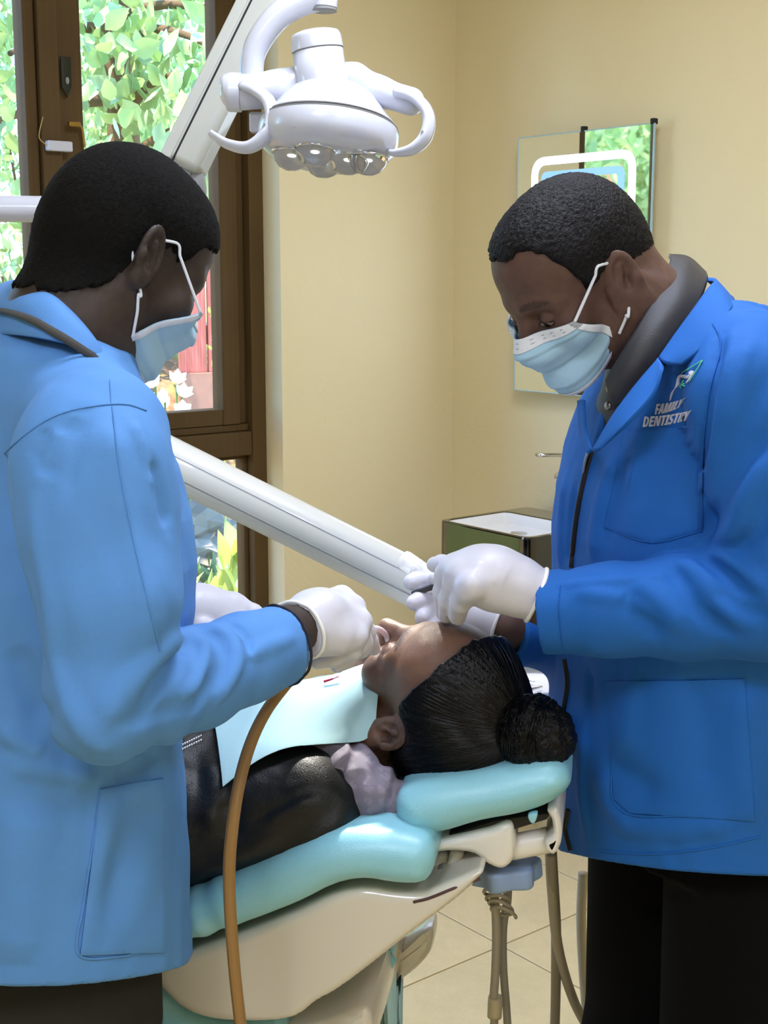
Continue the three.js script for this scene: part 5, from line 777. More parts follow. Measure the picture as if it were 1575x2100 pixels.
// ---------------------------------------------------------------- the dentist: blue zip jacket over a dark one
{
  const Z0 = 1.7, x0 = at(1420, 1300, Z0).x;
  const who = thing('person', 'standing man in royal blue zip jacket and mask bending over patient', 'person', [x0, 0, -Z0]), O = who.position, rel = (g) => g.translate(-O.x, 0, -O.z);
  const face = V(-0.94, 0, 0.34).normalize(), left = V(face.z, 0, -face.x);
  const hf = frameOf(V(-0.72, -0.57, 0.40), V(0, 1, 0)), hc = at(1180, 582, 1.65), hs = 0.935;
  const hl = headLocal({ noseWide: 1.15 }), head = place(hl, hf, hc, hs), W = toWorld(hf, hc, hs), Lc = toLocal(hf, hc, hs);
  const neckB = at(1365, 725, 1.69), neck = uni(0.04, cap(W(0, -0.025, -0.03), at(1308, 640, 1.66), 0.056, 0.056), cap(at(1308, 640, 1.66), neckB, 0.056, 0.068));
  const armL = [[1548, 770, 1.51, 0.052], [1630, 1235, 1.45, 0.045], [1400, 1245, 1.5, 0.04], [1160, 1240, 1.53, 0.032], [1095, 1222, 1.535, 0.03]];
  const armR = [[1330, 770, 1.87, 0.052], [1340, 1230, 1.95, 0.045], [1180, 1290, 1.86, 0.038], [1030, 1286, 1.74, 0.03]];
  // near (left) hand: back of the hand to us, fingers bent down to the mouth
  const gl = uni(0.006,
    uni(0.022, chain(0.012, [[1104, 1222, 1.535, 0.031], [1060, 1205, 1.535, 0.031], [1000, 1182, 1.54, 0.029]]), chain(0.01, [[1050, 1190, 1.545, 0.026], [985, 1158, 1.56, 0.021]]), ...[[968, 1200, 1.505, 0.0165], [940, 1176, 1.535, 0.016], [926, 1166, 1.565, 0.015], [934, 1160, 1.59, 0.014]].map(([x, y, z, r]) => chain(0.01, [[1010, 1186, 1.54, 0.026], [x, y, z, r]]))),
    chain(0.006, [[975, 1204, 1.508, 0.0135], [956, 1212, 1.51, 0.0128], [944, 1236, 1.53, 0.0118], [938, 1264, 1.56, 0.0105]]),
    chain(0.006, [[950, 1178, 1.535, 0.0132], [930, 1198, 1.54, 0.0122], [919, 1230, 1.56, 0.0112], [915, 1262, 1.585, 0.0098]]),
    chain(0.006, [[926, 1166, 1.565, 0.013], [913, 1178, 1.57, 0.0118], [907, 1214, 1.585, 0.0108], [909, 1256, 1.61, 0.0095]]),
    chain(0.006, [[930, 1160, 1.59, 0.0125], [906, 1157, 1.61, 0.0108], [891, 1158, 1.635, 0.0098]]),
    chain(0.006, [[1010, 1160, 1.57, 0.016], [955, 1172, 1.61, 0.0135], [918, 1205, 1.635, 0.0115]]));
  // far (right) hand, behind the patient's forehead, holding the mirror handle
  const gr = uni(0.0045,
    uni(0.016, chain(0.012, [[1034, 1288, 1.74, 0.031], [985, 1270, 1.755, 0.034], [950, 1255, 1.765, 0.03]]), ...[[918, 1205, 1.79, 0.0155], [915, 1228, 1.78, 0.0155], [918, 1250, 1.77, 0.015], [925, 1268, 1.76, 0.014]].map(([x, y, z, r]) => chain(0.01, [[955, 1258, 1.765, 0.028], [x, y, z, r]]))),
    chain(0.006, [[920, 1206, 1.79, 0.0145], [884, 1189, 1.785, 0.0132], [858, 1190, 1.78, 0.0124], [844, 1194, 1.775, 0.0112]]),
    chain(0.006, [[915, 1230, 1.78, 0.0145], [886, 1226, 1.77, 0.0132], [864, 1231, 1.76, 0.0124], [850, 1236, 1.755, 0.0112]]),
    chain(0.006, [[918, 1252, 1.77, 0.014], [890, 1254, 1.76, 0.013], [868, 1266, 1.745, 0.0115]]),
    chain(0.006, [[925, 1268, 1.76, 0.013], [900, 1275, 1.75, 0.0118], [880, 1288, 1.74, 0.0102]]),
    chain(0.006, [[965, 1240, 1.785, 0.016], [925, 1192, 1.76, 0.0135], [896, 1186, 1.75, 0.0115]]));
  const trunk = column([[0.9, x0, -Z0, 0.13, 0.09], [0.98, x0, -Z0, 0.165, 0.12], [1.14, x0 - 0.005, -Z0, 0.15, 0.11], [1.32, x0 - 0.01, -Z0, 0.17, 0.12], [1.42, x0 - 0.01, -Z0, 0.125, 0.085]], face);
  const legs = [1, -1].flatMap((s) => { const h = V(x0, 0.9, -Z0).addScaledVector(left, s * 0.1).addScaledVector(face, -0.03), k = h.clone().setY(0.49).addScaledVector(face, 0.01), a = h.clone().setY(0.08); return [cap(h.setY(0.84), k, 0.07, 0.052), cap(k, a, 0.05, 0.036)]; });
  const skin = skinTone([0.105, 0.056, 0.04]);
  const bodyG = net(uni(0.02, trunk, chain(0.02, armL), chain(0.02, armR), ...legs, cap(neckB, at(1350, 650, 1.67), 0.06, 0.06)), V(0.05, 0.03, -2.1), V(0.72, 1.7, -1.3), 0.012, { color: skin });
  const headF = uni(0.035, head, neck);
  const headG = net(headF, hc.clone().add(V(-0.2, -0.28, -0.2)), hc.clone().add(V(0.28, 0.2, 0.2)), 0.0028, { color: (x, y, z) => {
    const [lx, ly, lz] = Lc(x, y, z), c = skin(x, y, z), ax = Math.abs(lx); let k = 1;
    const br = Math.hypot((ly - 0.029 + 0.25 * (ax - 0.03) ** 2 * 30) / 0.005, (ax - 0.03) / 0.02); if (lz > 0.05 && br < 1) k = 0.5;          // eyebrows
    const ew = Math.hypot((ly + 0.003) / 0.0028, (ax - 0.031) / 0.0105); if (lz > 0.07 && ew < 1) return ax > 0.026 && ax < 0.036 ? [0.012, 0.008, 0.006] : [0.42, 0.38, 0.33];
    const lash = Math.hypot((ly + 0.003) / 0.0052, (ax - 0.031) / 0.0135); if (lz > 0.065 && lash < 1) k = 0.4;
    if (lz > 0.06 && ly > -0.078 && ly < -0.056 && ax < 0.024) k = 0.75;
    return c.map((v) => v * k); } });
  mesh('body', rel(mergeGeometries([bodyG, headG])), M.skin, who);
  const line = piece([-0.13, -0.085, -0.05, -0.028, -0.006, 0.012, 0.03, 0.042, 0.054, 0.068, 0.084, 0.11], [-0.055, -0.05, -0.03, 0.006, 0.03, 0.014, 0.014, 0.048, 0.08, 0.094, 0.09, 0.09]);
  const hair = bounded((x, y, z) => { const [lx, ly, lz] = Lc(x, y, z); const n = 0.0008 * noise3(x * 190, y * 190, z * 190) + 0.0005 * noise3(x * 380, y * 380, z * 380); return smax(hl.noEars(lx, ly, lz) * hs - 0.005 + n, (line(lz) + 0.005 * noise3(lx * 80, lz * 80, 4) - ly) * 0.8, 0.004); }, hc, 0.19);
  mesh('hair', rel(net(hair, hc.clone().addScalar(-0.2), hc.clone().addScalar(0.2), 0.0029)), phys({ color: 0x0f0d0f, roughness: 0.62, specularIntensity: 0.4, bumpMap: rep(texFine, 14), bumpScale: 0.0016 }), who);
  // mask
  const mk = maskOn(hl, W, { y0: -0.006, y1: -0.112, span: 0.78, spanB: 1.35, rise: 0.05, drop: 0.0, gap: 0.003, flare: 0.004 });
  const mask = mesh('face_mask', rel(mk.geo), M.maskBlue, who);
  for (const [i0, i1] of [[0, 2], [mk.nu - 2, mk.nu]]) mesh('mask_hem', rel(stripOf(mk, i0, i1, 0, mk.nv, 0.001, 0.0014)), M.maskWhite, mask);
  mesh('mask_hem', rel(stripOf(mk, 0, mk.nu, 0, 6, 0.001, 0.0014)), M.maskWhite, mask);
  for (const j of [2, 4]) for (let i = 2; i < mk.nu; i += 2) { const a = mk.pts[i][j].clone().addScaledVector(mk.nn[i][j], 0.0021), b = mk.pts[i + 1 > mk.nu ? mk.nu : i + 1][j].clone().addScaledVector(mk.nn[i][j], 0.0021); if (i % 4 === 0) continue; const st = mesh('mask_stitch', rel(sweep([a, b], 0.0004, { seg: 1, rad: 4 })), M.stitch, mask); }
  mesh('mask_hem', rel(stripOf(mk, 0, mk.nu, mk.nv - 2, mk.nv, 0.001, 0.0014)), M.maskWhite, mask);
  for (const s of [1, -1]) { const i = s > 0 ? mk.nu : 0, T = mk.pts[i][1], B = mk.pts[i][mk.nv - 2], et = W(s * 0.0795, 0.032, 0.006), ek = W(s * 0.071, 0.002, -0.036), eb = W(s * 0.079, -0.037, -0.006);
    mesh('ear_loop', rel(sweep([...overField(headF, T, et, 5, 0.0025), ek, ...overField(headF, eb, B, 6, 0.0025)], 0.0019, { seg: 90, rad: 8 })), M.maskWhite, mask); }
  // gloves
  const wl = at(1104, 1224, 1.535), wld = at(1000, 1182, 1.54).sub(wl), wr = at(1030, 1286, 1.743), wrd = at(985, 1270, 1.755).sub(wr);
  const creases = [[[1045, 1160], [1030, 1190], [1022, 1215]], [[1030, 1158], [1012, 1200]], [[985, 1150], [968, 1180]]].map((l) => ({ pts: hits(gl, l, 3), w: 0.004, amp: 0.0009 }));
  const g1 = mesh('glove', rel(netOf(inter(folded(gl, creases), plane(wl, wld.clone().negate()), 0.002), 0.003)), M.glove, who);
  cutRing(gl, wl.clone().addScaledVector(wld.clone().normalize(), 0.003), wld, 0.0026, M.gloveRim, 'glove_cuff', g1).geometry.translate(-O.x, 0, -O.z);
  const g2 = mesh('glove', rel(netOf(inter(gr, plane(wr, wrd.clone().negate()), 0.002), 0.0036)), M.glove, who);
  cutRing(gr, wr.clone().addScaledVector(wrd.clone().normalize(), 0.003), wrd, 0.0024, M.gloveRim, 'glove_cuff', g2).geometry.translate(-O.x, 0, -O.z);
  // blue jacket
  const sl = chain(0.02, [[1545, 800, 1.505, 0.07], [1592, 1000, 1.475, 0.07], [1632, 1210, 1.45, 0.064], [1560, 1235, 1.468, 0.062], [1400, 1244, 1.5, 0.057], [1250, 1250, 1.52, 0.052], [1060, 1258, 1.545, 0.047]]);
  const slR = chain(0.02, [[1330, 790, 1.88, 0.07], [1350, 1210, 1.97, 0.06], [1180, 1296, 1.86, 0.05], [980, 1300, 1.72, 0.042]]);
  const coat = column([[0.74, x0, -Z0, 0.225, 0.158], [0.96, x0, -Z0, 0.222, 0.16], [1.12, x0, -Z0, 0.218, 0.162], [1.28, x0 - 0.005, -Z0, 0.215, 0.158], [1.39, x0 - 0.005, -Z0, 0.19, 0.13], [1.46, x0 + 0.0, -Z0, 0.13, 0.1], [1.51, x0 + 0.005, -Z0, 0.085, 0.085]], face);
  const yoke = uni(0.05, cap(at(1420, 690, 1.66), at(1535, 760, 1.54), 0.06, 0.072), cap(at(1380, 690, 1.75), at(1350, 760, 1.85), 0.06, 0.07));
  const trunkF = bounded(uni(0.05, coat, yoke), V(x0, 1.1, -Z0), 0.6);
  const cl = at(1112, 1255, 1.54), cld = at(1060, 1258, 1.545).sub(at(1250, 1250, 1.52)).normalize(), cr = at(1028, 1300, 1.755), crd = at(980, 1300, 1.72).sub(at(1180, 1296, 1.86)).normalize();
  const arms = uni(0.03, sl, cap(at(1538, 770, 1.53), at(1548, 830, 1.5), 0.066, 0.07));
  const armF = bounded((x, y, z) => smax(arms(x, y, z), (x - cl.x) * cld.x + (y - cl.y) * cld.y + (z - cl.z) * cld.z, 0.002), arms.c, arms.r);
  const armRF = bounded((x, y, z) => smax(slR(x, y, z), (x - cr.x) * crd.x + (y - cr.y) * crd.y + (z - cr.z) * crd.z, 0.002), slR.c, slR.r);
  const jk = uni(0.006, uni(0.03, trunkF, armRF), armF);
  // front opening: wedge from the zip's top to the neck
  const front = hit(trunkF, 1216, 918), inward = face.clone().negate(), side = (B, sgn) => { const n = B.clone().sub(front).cross(inward).normalize(); return plane(front, n.dot(left) * sgn > 0 ? n : n.negate()); };
  const nearEdge = side(at(1418, 640, 1.57), 1), farEdge = side(at(1200, 830, 1.66), -1), throat = uni(0.03, cap(at(1322, 640, 1.62), at(1400, 560, 1.68), 0.066, 0.075), cap(at(1322, 640, 1.62), at(1330, 720, 1.66), 0.066, 0.05));
  const vee = (x, y, z) => Math.min(smax(smax(nearEdge(x, y, z), farEdge(x, y, z), 0.004), (x - O.x) * -face.x + (z - O.z) * -face.z - 0.02, 0.01), throat(x, y, z));
  const base = bounded((x, y, z) => smax(jk(x, y, z), -vee(x, y, z), 0.004), V(x0 - 0.02, 1.12, -Z0), 0.68);
  const H = (l) => hits(base, l, 3), fo = (l, w, amp) => ({ pts: H(l), w: w * 0.85, amp: amp * 1.6 });
  const folds = [
    fo([[1478, 690], [1462, 780], [1446, 880], [1440, 960]], 0.012, -0.008), fo([[1500, 700], [1480, 800], [1462, 900], [1446, 1000]], 0.012, 0.004), fo([[1575, 880], [1520, 960], [1470, 1040], [1442, 1110]], 0.011, -0.007), fo([[1575, 930], [1530, 1010], [1500, 1090], [1450, 1120]], 0.011, 0.006), fo([[1575, 1010], [1555, 1090], [1510, 1130]], 0.01, -0.006),
    fo([[1430, 1125], [1470, 1135], [1530, 1170], [1575, 1215]], 0.01, 0.006), fo([[1440, 1150], [1480, 1170], [1530, 1220]], 0.009, -0.006), fo([[1400, 1150], [1440, 1180], [1475, 1230], [1530, 1280]], 0.011, 0.006), fo([[1370, 1160], [1400, 1200], [1430, 1250], [1500, 1300]], 0.011, -0.006), fo([[1310, 1190], [1350, 1230], [1400, 1290]], 0.013, 0.005), fo([[1270, 1220], [1310, 1260], [1350, 1310]], 0.012, -0.004), fo([[1150, 1200], [1250, 1192], [1370, 1180]], 0.006, 0.003),
    fo([[1255, 950], [1230, 1040], [1215, 1150]], 0.014, 0.006), fo([[1290, 930], [1262, 1010], [1246, 1100]], 0.014, -0.005), fo([[1160, 980], [1152, 1060], [1150, 1160]], 0.009, 0.006), fo([[1180, 1000], [1168, 1080], [1164, 1165]], 0.008, -0.006), fo([[1255, 1560], [1300, 1600], [1350, 1620]], 0.02, -0.007), fo([[1230, 1580], [1250, 1650], [1300, 1700]], 0.02, 0.006), fo([[1330, 840], [1300, 930], [1290, 1010]], 0.012, 0.004), fo([[1200, 1500], [1195, 1600], [1205, 1720]], 0.012, 0.006), fo([[1210, 1380], [1205, 1460]], 0.01, -0.005), fo([[1540, 700], [1510, 790], [1490, 880]], 0.01, 0.004), fo([[1575, 760], [1540, 850], [1500, 940], [1460, 1020]], 0.01, -0.004), fo([[1180, 1215], [1260, 1225], [1340, 1260]], 0.01, 0.003), fo([[1460, 1210], [1520, 1250], [1575, 1262]], 0.01, -0.004), fo([[1300, 1370], [1290, 1460], [1280, 1540]], 0.016, 0.004), fo([[1420, 1380], [1440, 1500], [1450, 1620]], 0.02, -0.004), fo([[1520, 1400], [1530, 1560], [1540, 1700]], 0.02, 0.005), fo([[1260, 1690], [1380, 1700], [1500, 1690]], 0.016, 0.004),
  ];
  const waves = (x, y, z) => 0.0022 * noise3(x * 8 + 7, y * 5, z * 8) + 0.0009 * noise3(x * 26 + 5, y * 16, z * 26);
  const fj = folded(base, folds, waves);
  const inL = cap(at(1145, 1254, 1.535), at(1080, 1256, 1.543), 0.039, 0.041), inR = cap(at(1060, 1300, 1.78), at(1000, 1300, 1.735), 0.034, 0.036);
  const hemAt = (x, y, z) => 0.806 + 0.3 * clamp(z + 1.66, -0.05, 0.25) + 0.006 * Math.sin((x - z) * 8) - y;
  const jacketF = bounded((x, y, z) => { let d = fj(x, y, z); d = smax(d, hemAt(x, y, z), 0.003); d = smax(d, -inL(x, y, z), 0.002); return smax(d, -inR(x, y, z), 0.002); }, base.c, base.r);
  M.royal = std({ color: 0x055cae, roughness: 0.8, bumpMap: rep(texCloth, 22), bumpScale: 0.00035 });
  const jacket = mesh('jacket', rel(net(jacketF, V(0.02, 0.78, -2.12), V(0.75, 1.62, -1.34), 0.0052)), M.royal, who);
  const sm = (l, r = 0.0012, n = 6, m = M.royal, nm = 'seam') => mesh(nm, rel(seam(jacketF, l, r, n)), m, jacket);
  // zip in two runs, pull tab
  const zipM = std({ color: 0x17171b, roughness: 0.5, metalness: 0.3 });
  const zf = (l) => mesh('zip', rel(sweep(lift(jacketF, hits(jacketF, l, 6), 0.001), 0.0042, { seg: 80, rad: 8, flat: 0.5, up: V(-0.3, 0, 0.95) })), zipM, jacket);
  zf([[1215, 924], [1202, 975], [1190, 1030], [1181, 1090], [1174, 1164]]); zf([[1160, 1352], [1166, 1400], [1158, 1460], [1156, 1530]]); zf([[1168, 1660], [1162, 1700], [1172, 1744]]);
  { const p = hit(jacketF, 1213, 930), g = grad(jacketF, p, 0.01); mesh('zip_pull', rel(sweep([p.clone().addScaledVector(g, 0.005), hit(jacketF, 1208, 950).addScaledVector(g, 0.006), hit(jacketF, 1203, 972).addScaledVector(g, 0.005)], [0.005, 0.004, 0.003], { seg: 12, rad: 8, flat: 0.5 })), std({ color: 0x6f7480, roughness: 0.35, metalness: 0.8 }), jacket); }
  // pockets
  mesh('chest_pocket', rel(patch(jacketF, [[1284, 886], [1446, 872], [1440, 1086], [1240, 1082]], 0.002, 18, 22, (u, v, x, y) => [x, y + (v > 0.55 ? (v - 0.55) / 0.45 * 30 * (1 - Math.abs(u * 2 - 1)) : 0)])), M.royal, jacket);
  sm([[1288, 905], [1340, 915], [1444, 902]], 0.0009); sm([[1284, 886], [1446, 872]], 0.0012); sm([[1240, 1080], [1335, 1112], [1440, 1088]], 0.0014);
  mesh('side_pocket', rel(patch(jacketF, [[1246, 1398], [1526, 1392], [1546, 1672], [1260, 1640]], 0.002, 18, 20, (u, v, x, y) => [x, y + (v > 0.8 ? (v - 0.8) / 0.2 * 26 * sstep(0, 0.12, u) * (1 - 0.6 * u) : 0)])), M.royal, jacket);
  sm([[1256, 1560], [1258, 1640], [1285, 1668], [1400, 1674], [1530, 1672], [1546, 1650]], 0.0014); sm([[1230, 1745], [1330, 1752], [1450, 1740], [1560, 1716]], 0.001); sm([[1446, 640], [1478, 700], [1456, 800], [1444, 900], [1438, 970]], 0.0012); sm([[1150, 1200], [1146, 1240], [1150, 1290], [1156, 1335]], 0.0009);
  // lapel and collar
  const fieldC = bounded(uni(0.03, trunkF, cap(at(1360, 690, 1.68), at(1440, 600, 1.69), 0.082, 0.075)), trunkF.c, trunkF.r), up8 = grow(fieldC, 0.008);
  const colPts = (l) => l.map(([x, y, z]) => at(x, y, z));
  mesh('collar', rel(sheet([colPts([[1352, 736, 1.553], [1384, 690, 1.558], [1420, 640, 1.565], [1452, 594, 1.59], [1466, 576, 1.63], [1450, 572, 1.69]]), colPts([[1366, 746, 1.534], [1405, 710, 1.53], [1446, 666, 1.532], [1478, 618, 1.558], [1486, 598, 1.61], [1472, 590, 1.7]]), colPts([[1398, 748, 1.52], [1434, 722, 1.508], [1470, 680, 1.512], [1496, 640, 1.538], [1503, 622, 1.59], [1502, 612, 1.7]])], 0.005, 40, 16)), M.royal, jacket);
  mesh('lapel', rel(sheet([colPts([[1216, 926, 1.556], [1258, 854, 1.545], [1304, 792, 1.546], [1352, 736, 1.553]]), colPts([[1224, 924, 1.548], [1276, 866, 1.526], [1324, 806, 1.524], [1358, 748, 1.535]]), colPts([[1236, 918, 1.542], [1294, 862, 1.514], [1342, 806, 1.512], [1356, 758, 1.526]])], 0.005, 36, 12)), M.royal, jacket);
  mesh('lapel', rel(sheet([colPts([[1214, 922, 1.56], [1206, 900, 1.575], [1200, 868, 1.6], [1198, 820, 1.63]]), colPts([[1206, 930, 1.566], [1196, 905, 1.59], [1188, 870, 1.62], [1186, 822, 1.65]])], 0.0035, 16, 6)), M.royal, jacket);
  // dark jacket underneath, with stand collar and press studs
  M.charcoal = phys({ color: 0x2a2a2e, roughness: 0.5, sheen: 0.3, sheenColor: new THREE.Color(0x555560), bumpMap: rep(texCloth, 26), bumpScale: 0.0005 });
  const innerF = uni(0.03, grow(coat, -0.012), cap(at(1280, 830, 1.69), at(1335, 730, 1.68), 0.03, 0.055));
  const hole = uni(0.01, cap(W(0, -0.05, -0.02), at(1352, 625, 1.665), 0.07, 0.066), cap(at(1352, 625, 1.665), at(1380, 690, 1.69), 0.066, 0.058));
  const capP = plane(at(1410, 552, 1.69), at(1200, 300, 1.60).sub(at(1330, 640, 1.66)).normalize().add(V(0.1, 0.6, 0)).normalize());
  const inner = bounded((x, y, z) => smax(smax(smax(innerF(x, y, z), -hole(x, y, z), 0.004), capP(x, y, z), 0.004), 1.02 - y, 0.01), at(1340, 760, 1.67), 0.5);
  const dark = mesh('under_jacket', rel(net(inner, V(0.1, 1.0, -1.95), V(0.6, 1.62, -1.42), 0.0055)), M.charcoal, who);
  mesh('stand_collar', rel(sheet([colPts([[1244, 780, 1.6], [1266, 742, 1.58], [1308, 672, 1.578], [1350, 596, 1.61], [1374, 536, 1.68], [1372, 524, 1.74]]), colPts([[1250, 806, 1.59], [1288, 768, 1.562], [1336, 694, 1.562], [1388, 608, 1.595], [1412, 548, 1.67], [1412, 530, 1.76]]), colPts([[1258, 838, 1.6], [1304, 798, 1.572], [1368, 722, 1.565], [1428, 630, 1.6], [1448, 580, 1.67], [1446, 560, 1.77]])], 0.005, 44, 16)), M.charcoal, dark);
  for (const [x, y] of [[1250, 797], [1247, 832]]) { const p = hit(inner, x, y); if (p) { const g = grad(inner, p, 0.006), s = mesh('press_stud', new THREE.LatheGeometry([[0, 0.003], [0.003, 0.0028], [0.005, 0.0018], [0.0056, 0]].map(([r, h]) => new THREE.Vector2(r, h)), 20), std({ color: 0x8e8a80, roughness: 0.3, metalness: 0.9 }), dark); s.position.copy(p).sub(V(O.x, 0, O.z)); s.quaternion.setFromUnitVectors(UP, g); } }
  // embroidered mark and lettering on the chest
  const font = await new FontLoader().loadAsync('fonts/droid/droid_sans_bold.typeface.json');
  const thread = std({ color: 0xe9eaf4, roughness: 0.75, bumpMap: rep(texCloth, 60), bumpScale: 0.0004 }), green = std({ color: 0x5fd0a0, roughness: 0.75 });
  const onto = (g, map, off) => { // 2D shape (z = thickness 0..1) to the cloth
    g = g.index ? g.toNonIndexed() : g; const p = g.attributes.position; for (let i = 0; i < p.count; i++) { const [x, y] = map(p.getX(i), p.getY(i)); const h = hit(jacketF, x, y), n = grad(jacketF, h, 0.008); h.addScaledVector(n, off * (p.getZ(i) > 0.5 ? 1 : -0.3)); p.setXYZ(i, h.x, h.y, h.z); } g.deleteAttribute('normal'); g.computeVertexNormals(); return rel(g); };
  const emb = mesh('embroidery', onto(new THREE.ExtrudeGeometry(new THREE.Shape(smoothClosed([[1375, 822], [1377, 808], [1386, 794], [1389, 784], [1391, 774], [1397, 768], [1404, 769], [1411, 771], [1417, 766], [1412, 775], [1404, 776], [1397, 774], [1393, 782], [1392, 790], [1384, 799], [1379, 810]], 5)), { depth: 1, bevelEnabled: false }), (x, y) => [x, y], 0.0014), thread, jacket);
  mesh('embroidery', onto(new THREE.ExtrudeGeometry(new THREE.Shape(smoothClosed([[1414, 766], [1418, 761], [1422, 761], [1422, 766], [1417, 776], [1408, 786], [1414, 776], [1418, 768]], 4)), { depth: 1, bevelEnabled: false }), (x, y) => [x, y], 0.0014), thread, jacket);
  for (const e of [[[1400, 765], [1442, 740]], [[1442, 740], [1416, 782]]]) mesh('embroidery', rel(sweep(lift(jacketF, hits(jacketF, e, 8), 0.0012), 0.0007, { seg: 30, rad: 6 })), green, jacket);
  for (const [a, b] of [[[1395, 793], [1405, 787]], [[1403, 781], [1398, 796]], [[1396, 787], [1406, 792]]]) mesh('embroidery', rel(sweep(lift(jacketF, hits(jacketF, [a, b], 4), 0.0012), 0.0007, { seg: 10, rad: 6 })), green, jacket);
  const word = (txt, q) => { const g = new TextGeometry(txt, { font, size: 1, depth: 1, curveSegments: 4, bevelEnabled: false }); g.computeBoundingBox(); const b = g.boundingBox, w = b.max.x - b.min.x, h = b.max.y - b.min.y; mesh('lettering', onto(g, (x, y) => { const u = (x - b.min.x) / w, v = (y - b.min.y) / h; return [lerp(lerp(q[0][0], q[1][0], u), lerp(q[3][0], q[2][0], u), v), lerp(lerp(q[0][1], q[1][1], u), lerp(q[3][1], q[2][1], u), v) + 3 * Math.sin(u * Math.PI)]; }, 0.0014), thread, jacket); };
  word('FAMILY', [[1344, 850], [1395, 835], [1407, 816], [1348, 829]]); word('DENTISTRY', [[1319, 876], [1410, 862], [1419, 841], [1323, 855]]);
  // trousers and shoes
  const tro = uni(0.03, column([[0.82, x0, -Z0, 0.165, 0.12], [0.98, x0, -Z0, 0.17, 0.125]], face), ...[1, -1].map((s) => { const h = V(x0, 0.8, -Z0).addScaledVector(left, s * 0.1).addScaledVector(face, -0.025); return uni(0.03, cap(h, h.clone().setY(0.45).addScaledVector(face, 0.01), 0.1, 0.088), cap(h.clone().setY(0.45).addScaledVector(face, 0.01), h.clone().setY(0.07), 0.088, 0.075)); }));
  mesh('trousers', rel(net(inter(tro, plane(V(0, 0.035, 0), V(0, -1, 0)), 0.003), V(x0 - 0.33, 0.02, -2.05), V(x0 + 0.33, 1.0, -1.36), 0.01)), phys({ color: 0x050506, roughness: 0.95, specularIntensity: 0.25, bumpMap: rep(texCloth, 24), bumpScale: 0.0004 }), who);
  for (const s of [1, -1]) { const a = V(x0, 0.045, -Z0).addScaledVector(left, s * 0.1); mesh('shoe', rel(net(inter(uni(0.02, cap(a.clone().addScaledVector(face, -0.05), a.clone().addScaledVector(face, 0.18), 0.043, 0.037), cap(a.clone().addScaledVector(face, -0.04), a.clone().setY(0.09), 0.042, 0.046)), plane(V(0, 0, 0), V(0, -1, 0)), 0.002), a.clone().add(V(-0.3, -0.06, -0.3)), a.clone().add(V(0.3, 0.12, 0.3)), 0.008)), M.black, who); }
  // the mirror handle and the clear suction cup held in the far hand
  const clear = phys({ color: 0xffffff, transmission: 0.55, thickness: 0, roughness: 0.2, ior: 1.45 });
  const tb = thing('clear_tube', 'clear plastic tube held between gloved fingers over the face', 'tube', at(848, 1160, 1.79).toArray());
  const tg = (g) => g.translate(-tb.position.x, -tb.position.y, -tb.position.z);
  mesh('tube', tg(sweep([at(826, 1146, 1.8), at(832, 1150, 1.798), at(860, 1170, 1.79), at(884, 1188, 1.785)], [0.012, 0.0135, 0.0135, 0.0135], { seg: 20, rad: 24, caps: true })), clear, tb);
  mesh('collar', tg(sweep([at(852, 1165, 1.793), at(858, 1169, 1.791)], 0.0142, { seg: 3, rad: 24 })), clear, tb);
  single('mouth_mirror', sweep([at(846, 1217, 1.765), at(880, 1206, 1.75), at(905, 1196, 1.74), at(940, 1180, 1.73)], [0.003, 0.0042, 0.0042, 0.003], { seg: 20, rad: 12 }), std({ color: 0x4e4a47, roughness: 0.35, metalness: 0.7 }), 'dark steel instrument handle gripped between white gloved fingers', 'instrument');
}
